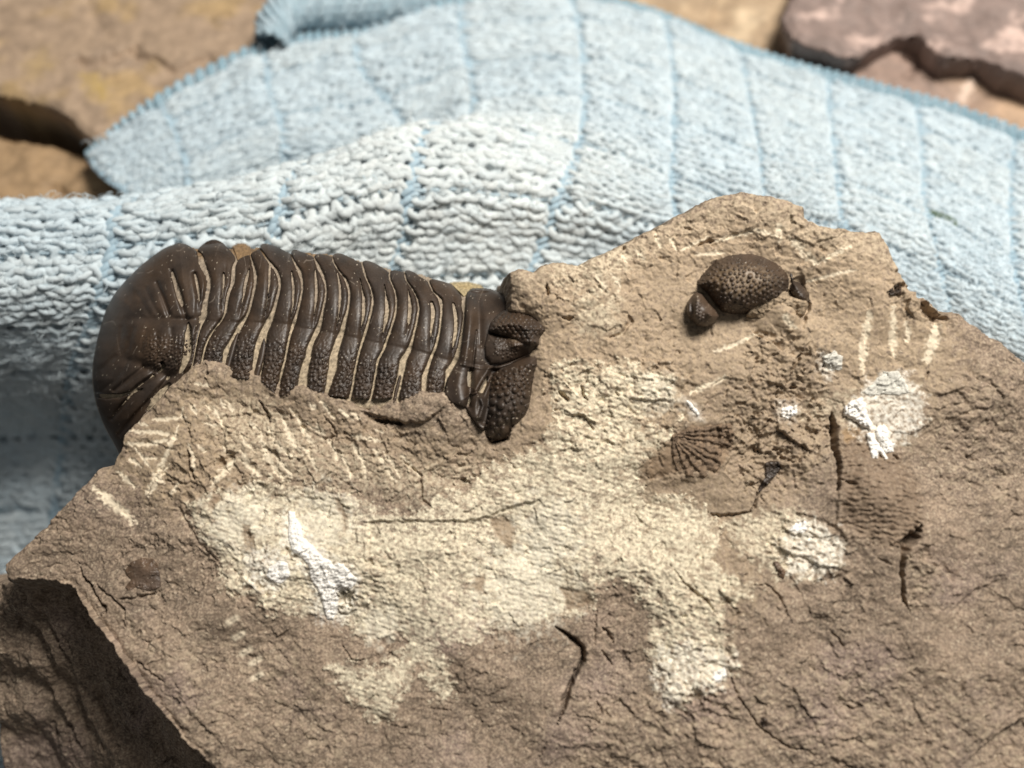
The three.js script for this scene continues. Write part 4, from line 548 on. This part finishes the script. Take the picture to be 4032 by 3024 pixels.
// ------------------------------------------------------------------ the second trilobite: only its head shows
const headBase = (() => { const p = rockFace.hit(2900, 1150, -4); return new THREE.Vector3(p[0], p[1], p[2]); })();
const head2 = thing('trilobite_fossil', 'rounded knobbly trilobite head with two small eyes, alone at the top of the rock', 'fossil', headBase);
{
  const gl = HEAD([[400, 715], [440, 640], [500, 560], [600, 450], [700, 370], [850, 300], [1000, 272], [1150, 280], [1300, 320], [1420, 380], [1520, 450], [1590, 540], [1618, 620], [1612, 720], [1590, 800], [1480, 930], [1300, 1010], [1140, 1060], [1040, 1085], [870, 1080], [740, 1055], [640, 935], [540, 800], [480, 765]]);
  const lowest = (list) => Math.max(...HEAD(list).map(([x, y]) => onRock(x, y))), zc = lowest([[450, 560], [1000, 260], [1500, 420]]) - 0.2, z1 = lowest([[330, 1000], [470, 1210], [300, 900]]) + 0.5, z2 = lowest([[1860, 760], [1880, 860]]);
  const c0 = HEAD([[1020, 620]])[0], border = HEAD([[470, 720], [560, 830], [650, 930], [740, 1040]]);
  const tubs = scatter(gl, 6, 11, 9000, (x, y) => { const up = (y - 985 - 0.06 * (x - 2900)) / 60; const b = toLine(border, x, y)[0]; return b > 16 && clamp(up, 0.42, 1); });
  for (const t of tubs) t[3] = clamp((t[1] - 985) / 50, 0.35, 1);
  const f = bumpField(tubs);
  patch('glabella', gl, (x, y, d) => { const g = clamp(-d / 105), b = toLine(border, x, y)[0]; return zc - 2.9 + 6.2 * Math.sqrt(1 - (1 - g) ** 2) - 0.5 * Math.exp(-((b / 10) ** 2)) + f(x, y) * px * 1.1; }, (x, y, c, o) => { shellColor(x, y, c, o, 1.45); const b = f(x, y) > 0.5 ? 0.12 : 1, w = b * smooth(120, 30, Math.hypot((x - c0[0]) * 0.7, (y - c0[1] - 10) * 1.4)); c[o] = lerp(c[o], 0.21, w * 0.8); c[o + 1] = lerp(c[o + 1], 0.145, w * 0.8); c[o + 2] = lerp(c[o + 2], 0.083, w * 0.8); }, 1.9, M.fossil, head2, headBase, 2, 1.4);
  const e1 = HEAD([[318, 1040], [328, 930], [385, 835], [455, 788], [520, 812], [600, 920], [690, 1010], [738, 1090], [690, 1160], [575, 1225], [460, 1215], [400, 1150], [350, 1110]]), l1 = HEAD([[420, 1050], [440, 940], [480, 850]]), l2 = HEAD([[400, 820], [390, 960], [400, 1100]]), knob = HEAD([[610, 1060]])[0];
  const lens1 = []; for (let i = 0; i < 4; i++) for (let j = 0; j < 8; j++) { const [x, y] = HEAD([[455 + i * 42 - j * 2, 860 + j * 42 + i * 22]])[0]; if (inside(e1, x, y) < -4 && i < 2 + (j > 3)) lens1.push([x, y, 5.2]); }
  for (const [x, y] of HEAD([[600, 1060], [640, 1090], [610, 1120], [650, 1040]])) lens1.push([x, y, 5]);
  const lf = bumpField(lens1);
  const em = patch('eye', e1, (x, y, d) => z1 - 0.9 + 3.1 * Math.sqrt(1 - (1 - clamp(-d / 40)) ** 2) - 0.7 * Math.exp(-((toLine(l2, x, y)[0] / 9) ** 2)) + 0.7 * Math.exp(-(((x - knob[0]) ** 2 + (y - knob[1]) ** 2) / 300)) + lf(x, y) * px * 0.8, (x, y, c, o) => shellColor(x, y, c, o, 1.6), 1.9, M.fossil, head2, headBase, 2, 1.8);
  em.userData.label = 'larger eye below the dome';
  const e2 = HEAD([[1618, 690], [1640, 640], [1720, 665], [1800, 735], [1862, 820], [1850, 910], [1780, 950], [1680, 900], [1620, 800]]), lens2 = scatter(e2, 4, 6, 300, (x, y) => x > HEAD([[1660, 0]])[0][0] && y > HEAD([[0, 740]])[0][1]), l2f = bumpField(lens2);
  patch('eye', e2, (x, y, d) => z2 - 0.6 + 2.6 * Math.sqrt(1 - (1 - clamp(-d / 32)) ** 2) + l2f(x, y) * px * 0.7, (x, y, c, o) => shellColor(x, y, c, o, 1.1), 1.9, M.fossil, head2, headBase, 3, 3);
  patch('cheek', HEAD([[1605, 520], [1640, 540], [1665, 620], [1640, 660], [1612, 600]]), (x, y) => z2 + 0.6, (x, y, c, o) => shellColor(x, y, c, o, 0.9), 1.9, M.fossil, head2, headBase, 2, 2);
}

// ------------------------------------------------------------------ stones lying behind the cloth
function stone(name, label, mm, outline, z, color, strokes, slope = 7) {
  const face = levelFace(mm), poly = face.list(V(outline)), box = boxOf(poly, 6), c = new Carving(face, box, 0.45);
  c.each((k, x, y) => { const d = inside(poly, x, y) + 0.8 * fbm(x / 6, y / 6, 3); c.d[k] = d; c.z[k] = z(x, y) + 0.35 * fbm(x / 5, y / 5, 5, 0.6) - (d > -2 ? 0.8 * smooth(-2, 0, d) : 0) - (d > 0 ? d * slope : 0); const [r, g, b] = color(x, y), t = 1 + 0.35 * fbm(x / 4, y / 4, 5, 0.65); c.c.set([r * t, g * t, b * t], 3 * k); });
  strokes?.(c, (p) => p.map(([x, y, ...w]) => [...face.local(x, y), ...w]));
  const p = face.hit(...V([[(outline[0][0] + outline[2][0]) / 2, outline[0][1]]])[0]), base = new THREE.Vector3(p[0], 0, p[2]);
  const g = thing(name, label, 'stone', base, 'loose stones behind the cloth');
  c.build('stone_body', (k) => c.d[k] < 0.35, M.stone, g, base);
  const D = (x, y) => inside(poly, x, y) + 0.8 * fbm(x / 6, y / 6, 3), pos = [], col = [], idx = [], ring = [], RN = 7;
  poly.forEach((a, i) => { const b = poly[(i + 1) % poly.length], n = Math.max(1, Math.round(Math.hypot(b[0] - a[0], b[1] - a[1]) / 1.2)); for (let q = 0; q < n; q++) ring.push([lerp(a[0], b[0], q / n), lerp(a[1], b[1], q / n)]); });
  for (const [x0, y0] of ring) {
    let x = x0, y = y0, gx = 0, gy = 0;
    for (let it = 0; it < 4; it++) { const d = D(x, y), e = 0.6; gx = (D(x + e, y) - D(x - e, y)) / (2 * e); gy = (D(x, y + e) - D(x, y - e)) / (2 * e); const l = Math.hypot(gx, gy) || 1; gx /= l; gy /= l; x -= gx * (d - 0.3); y -= gy * (d - 0.3); }
    const top = c.height(x - gx * 0.4, y - gy * 0.4), [r, gg, b] = color(x, y);
    for (let q = 0; q < RN; q++) { const f = q / (RN - 1), ins = 5.5 * f + (q ? 1.3 * noise(x / 5, y / 5 + q * 0.8) : 0), z = (top - 0.1) * (1 - f) - (mm + 42) * f * f * 0.6 - (mm + 42) * 0.4 * f, X = (x - gx * ins) / 1000, Y = (y - gy * ins) / 1000, Z = z / 1000, o = face; pos.push(o.o.x + o.x.x * X + o.y.x * Y + o.n.x * Z, o.o.y + o.x.y * X + o.y.y * Y + o.n.y * Z, o.o.z + o.x.z * X + o.y.z * Y + o.n.z * Z); const t = 1 + 0.4 * fbm(x / 3, q + y / 3, 3); col.push(r * t * 0.9, gg * t * 0.9, b * t * 0.9); }
  }
  for (let i = 0; i < ring.length; i++) for (let q = 0; q < RN - 1; q++) { const a = i * RN + q, b = ((i + 1) % ring.length) * RN + q; idx.push(a, a + 1, b, b, a + 1, b + 1); }
  meshOf('broken_edge', pos, idx, col, M.stone, g, base);
}
stone('flat_stone', 'tan flat stone slab with yellowish stain and dark front edge, beyond the cloth corner', 13, [[-160, 160], [0, 196], [60, 212], [110, 228], [150, 252], [185, 290], [250, 330], [420, 260], [620, 140], [660, 60], [760, -60], [700, -260], [-160, -260]], (x, y) => 0.5 * fbm(x / 20, y / 20, 3), (x, y) => { const s = smooth(0.1, 0.5, fbm(x / 14 + 2, y / 14, 3)); return [lerp(0.31, 0.36, s), lerp(0.225, 0.25, s), lerp(0.155, 0.13, s)]; }, (c, f) => {
  c.stroke(f(QT([[480, 370, 1], [560, 385, 2], [700, 345, 2], [840, 290, 0.8]])), 2.6, { dz: -2, rough: 0.3 }); c.stroke(f(QT([[830, 320], [960, 360], [1060, 425]])), 1.2, { dz: -1.4 }); c.stroke(f(QT([[640, 470], [740, 480], [810, 455]])), 1.4, { dz: -0.9 }); c.stroke(f(QT([[540, 0], [600, 120], [650, 200]])), 3, { dz: -0.8 });
  c.stroke(f(QT([[1230, 60], [1420, 90]])), 2, { dz: -0.7 }); c.stroke(f(QT([[1240, 140], [1430, 160]])), 2, { dz: -0.7 }); c.area(f(QT([[500, 460], [600, 450], [680, 540], [660, 620], [540, 560]])), { fuzz: 2, soft: 1.5, color: [0.42, 0.29, 0.08], alpha: 0.7 }); c.area(f(QT([[150, 400], [280, 300], [330, 420], [200, 500]])), { fuzz: 3, soft: 2, color: [0.4, 0.28, 0.1], alpha: 0.5 }); c.ledge(f(QT([[860, 330], [1060, 430], [1300, 330]])), 1.2, 8);
});
stone('flat_stone', 'ochre stone tucked under the tan slab, half hidden by the white cloth fold', 6, [[-160, 285], [0, 292], [100, 312], [200, 335], [320, 390], [340, 480], [200, 560], [-160, 560]], (x, y) => 0.8 * fbm(x / 10, y / 10, 3), () => [0.3, 0.2, 0.11], (c, f) => { c.stroke(f(QT([[340, 1170], [380, 1220], [460, 1250]])), 3, { dz: -2 }); });
stone('rough_stone', 'large purple-brown stone with pinkish flecks and a dark overhang, at the top right corner', 16, [[1688, 50], [1706, 92], [1740, 112], [1800, 128], [1858, 126], [1900, 102], [1945, 70], [1978, 72], [2010, 104], [2040, 134], [2086, 134], [2121, 130], [2166, 162], [2230, 185], [2420, 240], [2420, -300], [1700, -300], [1735, -60]], (x, y) => 2.2 * fbm(x / 14, y / 14, 4) + 1.5, (x, y) => { const s = smooth(0.25, 0.6, fbm(x / 9, y / 9, 4) + 0.25 * smooth(70, 110, x)); return [lerp(0.21, 0.5, s), lerp(0.155, 0.37, s), lerp(0.135, 0.32, s)]; }, null, 8);
stone('flat_stone', 'pinkish brown stone under the large purple-brown one, beside the right-hand hem', 11, [[1780, 140], [1850, 110], [1960, 50], [2300, 90], [2420, 200], [2420, 380], [2212, 330], [2050, 270], [1900, 215]], (x, y) => 0.8 * fbm(x / 8, y / 8, 3), (x, y) => { const s = smooth(80, 110, x + 10 * noise(x / 8, y / 8)); return [lerp(0.25, 0.4, s), lerp(0.175, 0.27, s), lerp(0.14, 0.17, s)]; }, (c, f) => { c.stroke(f(QU([[1900, 430], [1880, 520], [1830, 610]])), 2, { dz: 0.4, color: [0.65, 0.5, 0.4], alpha: 0.8 }); c.stroke(f(QU([[1470, 340], [1560, 400], [1480, 480]])), 1.6, { dz: -1 }); });
stone('flat_stone', 'sandy tan stone behind the middle of the hem, left of the purple-brown one', 9, [[1060, 60], [1300, 70], [1450, 90], [1600, 140], [1720, 170], [1742, 130], [1705, 92], [1690, 50], [1735, -60], [1735, -300], [1060, -300]], (x, y) => 0.7 * fbm(x / 12, y / 12, 3), (x, y) => { const s = smooth(0, 0.5, fbm(x / 9, y / 9, 3)); return [lerp(0.36, 0.47, s), lerp(0.26, 0.36, s), lerp(0.165, 0.24, s)]; }, (c, f) => { c.ledge(f(QU([[260, 130], [300, 0], [330, -100]])), 1, 6); });

// ------------------------------------------------------------------ the knitted cloth
const ROWS = [                                           // [picture x, picture y, distance in mm] along the far hem, then nearer and nearer; columns follow the blue ribs
  [[186, 332, 205], [330, 212, 207], [560, 92, 214], [760, 62, 219], [985, -12, 224], [1215, -30, 226], [1420, 24, 224], [1590, 92, 219], [1777, 150, 214], [1970, 196, 210], [2180, 268, 206], [2400, 350, 200]],
  [[215, 372, 200], [375, 300, 203], [575, 205, 208], [770, 150, 212], [990, 92, 215], [1243, 80, 215], [1440, 110, 212], [1605, 190, 207], [1785, 258, 203], [1983, 318, 199], [2172, 400, 195], [2390, 470, 190]],
  [[292, 442, 197], [398, 402, 199], [605, 312, 203], [860, 275, 206], [1015, 190, 207], [1250, 175, 203], [1447, 220, 200], [1625, 290, 196], [1795, 350, 192], [1985, 420, 189], [2173, 510, 185], [2390, 580, 180]],
  [[180, 490, 204], [320, 480, 203], [560, 425, 202], [835, 345, 201], [1005, 262, 197], [1250, 262, 193], [1445, 325, 190], [1638, 392, 187], [1805, 440, 184], [2005, 520, 181], [2185, 610, 178], [2400, 680, 174]],
  [[-370, 455, 178], [-70, 450, 178], [270, 440, 178], [640, 368, 179], [910, 285, 183], [1228, 335, 186], [1440, 410, 185], [1648, 480, 184], [1825, 525, 181], [2030, 610, 178], [2210, 700, 175], [2430, 770, 171]],
  [[-420, 560, 173], [-110, 556, 173], [228, 540, 173], [582, 478, 174], [872, 418, 177], [1192, 428, 180], [1452, 495, 183], [1660, 570, 182], [1845, 620, 180], [2050, 700, 177], [2240, 790, 174], [2460, 860, 170]],
  [[-450, 670, 173], [-140, 665, 173], [196, 650, 174], [548, 596, 176], [850, 540, 179], [1152, 540, 182], [1440, 600, 186], [1660, 670, 186], [1850, 720, 184], [2060, 800, 181], [2260, 890, 178], [2480, 960, 174]],
  ...[[800, 180], [960, 189], [1150, 190], [1370, 186], [1640, 180], [1900, 176]].map(([y, d]) => [...Array(12).keys()].map((i) => [-480 + i * 300 + (i > 1 ? 20 : 0) - (y - 800) * 0.12, y + (i > 3 ? -8 : 10), d + (i > 3 ? 3 : 0) + (y > 780 && y < 1700 ? [44, 34, 17, 4, 0][Math.min(i, 4)] * smooth(700, 1000, y) : 0)])),
].map((r) => r.map(([x, y, d]) => { const [a] = V([[x, y]]); return atDepth(a[0], a[1], d); }));
const NR = ROWS.length, NC = 12;
function cr(a, b, c, d, t) { const t2 = t * t, t3 = t2 * t; return 0.5 * (2 * b + (c - a) * t + (2 * a - 5 * b + 4 * c - d) * t2 + (3 * b - a - 3 * c + d) * t3); }
const PV = new THREE.Vector3();
function clothAt(s, t, out = new THREE.Vector3()) {
  const i = clamp(Math.floor(s), 0, NC - 2), j = clamp(Math.floor(t), 0, NR - 2), fs = s - i, ft = t - j, col = [0, 0, 0], r = [];
  for (let b = -1; b < 3; b++) { const row = ROWS[clamp(j + b, 0, NR - 1)], p = [-1, 0, 1, 2].map((a) => row[clamp(i + a, 0, NC - 1)]); r.push([cr(p[0].x, p[1].x, p[2].x, p[3].x, fs), cr(p[0].y, p[1].y, p[2].y, p[3].y, fs), cr(p[0].z, p[1].z, p[2].z, p[3].z, fs)]); }
  for (let a = 0; a < 3; a++) col[a] = cr(r[0][a], r[1][a], r[2][a], r[3][a], ft);
  out.set(col[0], col[1], col[2]);
  const w = 0.0007 * fbm(s * 1.3, t * 1.3, 3); out.y += w; return out;
}
const clothBase = new THREE.Vector3(0, 0.01, -0.15);
const cloth = thing('knitted_cloth', 'pale blue and white knitted dishcloth spread under the rock', 'cloth', clothBase);
const rowT = []; { let acc = 0, p = clothAt(5, 0); const pitch = 0.00148; let next = pitch * 0.5; for (let t = 0.01; t < NR - 1; t += 0.01) { const q = clothAt(5, t); acc += q.distanceTo(p); p = q; if (acc >= next) { rowT.push(t); next += pitch; } } }
const cellTone = (s, t) => { const a = Math.floor(s), r = rowT.findIndex((q) => q > t), b = Math.floor((r < 0 ? rowT.length : r) / 10), h = hash2(a + 3, b + 11, 4); const white = smooth(1.6, 0.2, Math.abs(s - 4.2) / 1.6) * smooth(2.6, 4, t) * (t < 8 ? 1 : 0); return clamp(0.25 * h + 0.55 * white); };
{ // backing sheet
  const pos = [], idx = [], col = [], S = 12, nx = (NC - 1) * S, ny = (NR - 1) * S, e = new THREE.Vector3(), f = new THREE.Vector3(), n = new THREE.Vector3();
  for (let j = 0; j <= ny; j++) for (let i = 0; i <= nx; i++) { const s = i / S, t = j / S, p = clothAt(s, t); e.copy(clothAt(Math.min(s + 0.02, NC - 1), t)).sub(clothAt(Math.max(s - 0.02, 0), t)); f.copy(clothAt(s, Math.max(0, t - 0.02))).sub(clothAt(s, Math.min(NR - 1, t + 0.02))); n.crossVectors(e, f).normalize(); p.addScaledVector(n, -0.0003); pos.push(p.x, p.y, p.z); col.push(0.38, 0.46, 0.51); }
  for (let j = 0; j < ny; j++) for (let i = 0; i < nx; i++) { const a = j * (nx + 1) + i, b = a + 1, c = a + nx + 1, d = c + 1; idx.push(a, c, b, b, c, d); }
  meshOf('backing', pos, idx, col, M.backing, cloth, clothBase);
}
function yarn(pts, r, seg, rad, jitter, k) {
  const g = new THREE.TubeGeometry(new THREE.CatmullRomCurve3(pts.map((p) => new THREE.Vector3(...p))), seg, r, rad, false), p = g.attributes.position, nn = g.attributes.normal;
  for (let i = 0; i < p.count; i++) { const q = jitter * (noise(p.getX(i) * 6 + k * 13, p.getY(i) * 6 + p.getZ(i) * 5) + 0.6 * noise(p.getX(i) * 15 + k * 7, p.getY(i) * 15 - p.getZ(i) * 11)); p.setXYZ(i, p.getX(i) + nn.getX(i) * q, p.getY(i) + nn.getY(i) * q, p.getZ(i) + nn.getZ(i) * q); }
  g.computeVertexNormals(); g.deleteAttribute('uv'); return g;
}
const smile = [[-0.66, 0.42, -0.1], [-0.5, 0.08, 0.24], [-0.22, -0.16, 0.4], [0.1, -0.2, 0.42], [0.42, 0.02, 0.3], [0.62, 0.4, -0.06]];
const frown = smile.map(([x, y, z]) => [-x * 0.96, -y, z * 0.85]);
const kinds = { smile: [], frown: [], rib: [], fuzz: [] };
function put(kind, s, t, ds, sx, sy, color, lift = 0, turn = 0, sz = sx) {
  const p = clothAt(s, t), e = clothAt(Math.min(s + 0.02, NC - 1), t).sub(clothAt(Math.max(0, s - 0.02), t)).normalize(), f = clothAt(s, Math.max(0, t - 0.03)).sub(clothAt(s, Math.min(NR - 1, t + 0.03))).normalize(), n = new THREE.Vector3().crossVectors(e, f).normalize();
  f.crossVectors(n, e);
  if (turn) { const c = Math.cos(turn), q = Math.sin(turn), e2 = e.clone().multiplyScalar(c).addScaledVector(f, q); f.multiplyScalar(c).addScaledVector(e, -q); e.copy(e2); }
  p.addScaledVector(n, lift).sub(clothBase);
  const m = new THREE.Matrix4().makeBasis(e.multiplyScalar(sx), f.multiplyScalar(sy), n.multiplyScalar(sz)); m.setPosition(p);
  kinds[kind].push([m, color]);
}
const mixc = (a, b, t) => [lerp(a[0], b[0], t), lerp(a[1], b[1], t), lerp(a[2], b[2], t)];
const PALEBLUE = [0.485, 0.568, 0.617], OFFWHITE = [0.62, 0.64, 0.62], BLUE = [0.31, 0.425, 0.5], TEAL = [0.2, 0.315, 0.38];
const PERC = 10;
for (let r = 0; r < rowT.length; r++) {
  const t = rowT[r], dt = (rowT[Math.min(r + 1, rowT.length - 1)] - rowT[Math.max(0, r - 1)]) / 2 || 0.1, eyelet = r % 10 === 8, hem = r < 3;
  for (let a = 0; a < NC - 1; a++) {
    const w = clothAt(a, t).distanceTo(clothAt(a + 1, t)) / PERC, h = clothAt(a + 0.5, Math.max(0, t - dt / 2)).distanceTo(clothAt(a + 0.5, Math.min(NR - 1, t + dt / 2)));
    if (t > 8 && a > 3) continue;
    for (let b = 0; b < PERC; b++) {
      const s = a + 0.09 + (b - 0.75) * 0.099;
      if (b === 0 || hem) {                              // blue rib beside each block, and the darker hem
        const c = mixc(hem ? TEAL : BLUE, PALEBLUE, 0.25 * rnd());
        put('rib', a + (b + 0.35) / PERC, t, 0, w * 0.75, Math.max(h, 0.0016) * 1.15, c, -0.0003, (rnd() - 0.5) * 0.2 + 0.12, 0.002);
        if (!hem) put('rib', a + (b + 0.8) / PERC, t + dt * 0.5, 0, w * 0.55, Math.max(h, 0.0016) * 1.1, mixc(BLUE, PALEBLUE, 0.3 + 0.3 * rnd()), -0.0004, -0.35, 0.002);
        continue;
      }
      const tone = cellTone(s, t), spot = Math.hypot((s - 9.15) * 1, (t - 2.35) * 1.4) < 0.12;
      const br = 0.9 + 0.16 * rnd(), c = mixc(PALEBLUE, OFFWHITE, clamp(tone + 0.25 * (rnd() - 0.5))).map((q) => q * br), cc = spot ? [0.09, 0.13, 0.09] : c;
      const j = () => (rnd() - 0.5) * 0.3, off = r % 2 && b < PERC - 1 ? 0.5 : 0, wave = 0.9 * dt * noise(s * 3.1, t * 2.3);
      if (eyelet) { put('smile', s + j() / PERC, t - dt * 0.25 + wave, 0, w * 0.9, h * 0.8, mixc(cc, BLUE, 0.7), -0.0005, j(), 0.0015); continue; }
      put('smile', s + (off + j()) / PERC, t + j() * dt + wave, 0, w * (1.0 + j() * 0.6), h * 1.35 * (1 + j() * 0.6), cc, 0.0005 * j(), j() * 2.2, 0.0017 * (1 + 1.6 * j()));
      put('frown', s + (off + 0.5 + j()) / PERC, t + (0.5 + j()) * dt + wave, 0, w * (0.98 + j() * 0.6), h * 1.3, mixc(cc, PALEBLUE, 0.12), -0.0001 + 0.0005 * j(), j() * 2.2, 0.0017 * (1 + 1.6 * j()));
    }
  }
}
function instances(name, geos, list, mat, parent) {
  geos.forEach((g, v) => {
    const mine = list.filter((_, i) => i % geos.length === v), im = new THREE.InstancedMesh(g, mat, mine.length), c = new THREE.Color();
    mine.forEach(([m, col], i) => { im.setMatrixAt(i, m); im.setColorAt(i, c.setRGB(...col)); });
    im.name = name; im.userData.kind = 'stuff'; im.castShadow = im.receiveShadow = true; parent.add(im);
  });
}
instances('yarn_loops', [0, 1, 2].map((k) => yarn(smile.map((p, i) => [p[0] + 0.12 * noise(k * 9 + i, 2.5), p[1] + 0.16 * noise(k * 5 + i, 7.5), p[2] + 0.12 * noise(k * 7 + i, 4.5)]), 0.31, 14, 9, 0.13, k)), kinds.smile, M.yarn, cloth);
instances('yarn_loops', [0, 1, 2].map((k) => yarn(frown.map((p, i) => [p[0] + 0.12 * noise(k * 9 + i, 5.5), p[1] + 0.16 * noise(k * 5 + i, 1.5), p[2] + 0.1 * noise(k * 3 + i, 9.5)]), 0.29, 14, 9, 0.13, k + 4)), kinds.frown, M.yarn, cloth);
instances('rib_yarn', [0, 1].map((k) => yarn([[-0.5, -0.32, -0.05], [-0.2, -0.12, 0.16], [0.15, 0.1, 0.18], [0.5, 0.34, -0.05]], 0.34, 10, 8, 0.07, k + 8)), kinds.rib, M.yarn, cloth);
{ // stray fibres standing off the yarn
  const pts = [[0, 0, 0], [0.3, 0.1, 0.35], [0.7, -0.1, 0.55], [1, 0.15, 0.5]], geos = [0, 1].map((k) => yarn(pts.map((p, i) => [p[0], p[1] + 0.3 * noise(i * 2.3 + k * 9, 4), p[2] + 0.2 * noise(i * 1.7, k * 8)]), 0.02, 5, 3, 0, k));
  const src = [...kinds.smile, ...kinds.frown], list = [], m = new THREE.Matrix4(), q = new THREE.Matrix4(), p = new THREE.Vector3(), r = new THREE.Quaternion(), s = new THREE.Vector3(), nrm = new THREE.Vector3(), ax = new THREE.Vector3();
  for (const [mm, c] of src) for (let i = 0; i < 2; i++) {
    nrm.setFromMatrixColumn(mm, 2).normalize(); ax.setFromMatrixColumn(mm, 0).normalize(); const b = new THREE.Vector3().crossVectors(nrm, ax);
    p.set((rnd() - 0.5) * 1.1, (rnd() - 0.5) * 0.5, 0.45 + rnd() * 0.15).applyMatrix4(mm); const a = rnd() * Math.PI * 2, l = 0.0007 + rnd() * rnd() * 0.0026;
    const e = ax.clone().multiplyScalar(Math.cos(a)).addScaledVector(b, Math.sin(a)), f = new THREE.Vector3().crossVectors(nrm, e);
    q.makeBasis(e.multiplyScalar(l), f.multiplyScalar(l), nrm.clone().multiplyScalar(l)); q.setPosition(p); list.push([q.clone(), c.map((v) => Math.min(0.9, v * 1.25))]);
  }
  instances('loose_fibres', geos, list, M.yarn, cloth);
}
{ // rolled corner of the hem
  const path = new THREE.CatmullRomCurve3([[588, 84, 212], [596, 50, 213], [625, 22, 215], [690, 14, 217], [780, 8, 219], [870, -4, 222], [960, -30, 226]].map(([x, y, d]) => { const [a] = V([[x, y]]); return atDepth(a[0], a[1], d); })), list = [], N = 54, K = 9, rad = 0.0036, fr = path.computeFrenetFrames(N);
  for (let i = 0; i <= N; i++) { const c = path.getPointAt(i / N), T = fr.tangents[i], rr = rad * (0.75 + 0.35 * Math.sin(Math.PI * i / N) + 0.25 * noise(i * 0.4, 3));
    for (let k = 0; k < K; k++) { const a = (k + (i % 2) * 0.5) / K * Math.PI * 2, n = fr.normals[i].clone().multiplyScalar(Math.cos(a)).addScaledVector(fr.binormals[i], Math.sin(a)), f = new THREE.Vector3().crossVectors(n, T), m = new THREE.Matrix4().makeBasis(T.clone().multiplyScalar(0.0017), f.multiplyScalar(0.0026), n.clone().multiplyScalar(0.0018)); m.setPosition(c.clone().addScaledVector(n, rr).sub(clothBase)); list.push([m, mixc(TEAL, PALEBLUE, 0.35 + 0.3 * rnd())]); } }
  const tube = new THREE.TubeGeometry(path, 60, rad * 0.9, 14); tube.translate(-clothBase.x, -clothBase.y, -clothBase.z); tube.deleteAttribute('uv'); tube.setAttribute('color', new THREE.Float32BufferAttribute(new Array(tube.attributes.position.count).fill(0).flatMap(() => [0.25, 0.34, 0.38]), 3));
  const m = new THREE.Mesh(tube, M.backing); m.name = 'rolled_hem'; m.userData.label = 'blue-grey hem rolled up at the far edge'; m.castShadow = m.receiveShadow = true; cloth.add(m);
  instances('hem_yarn', [yarn([[-0.5, -0.32, -0.05], [-0.2, -0.12, 0.16], [0.15, 0.1, 0.18], [0.5, 0.34, -0.05]], 0.34, 8, 7, 0.08, 3)], list, M.yarn, m);
}
renderer.render(scene, camera);
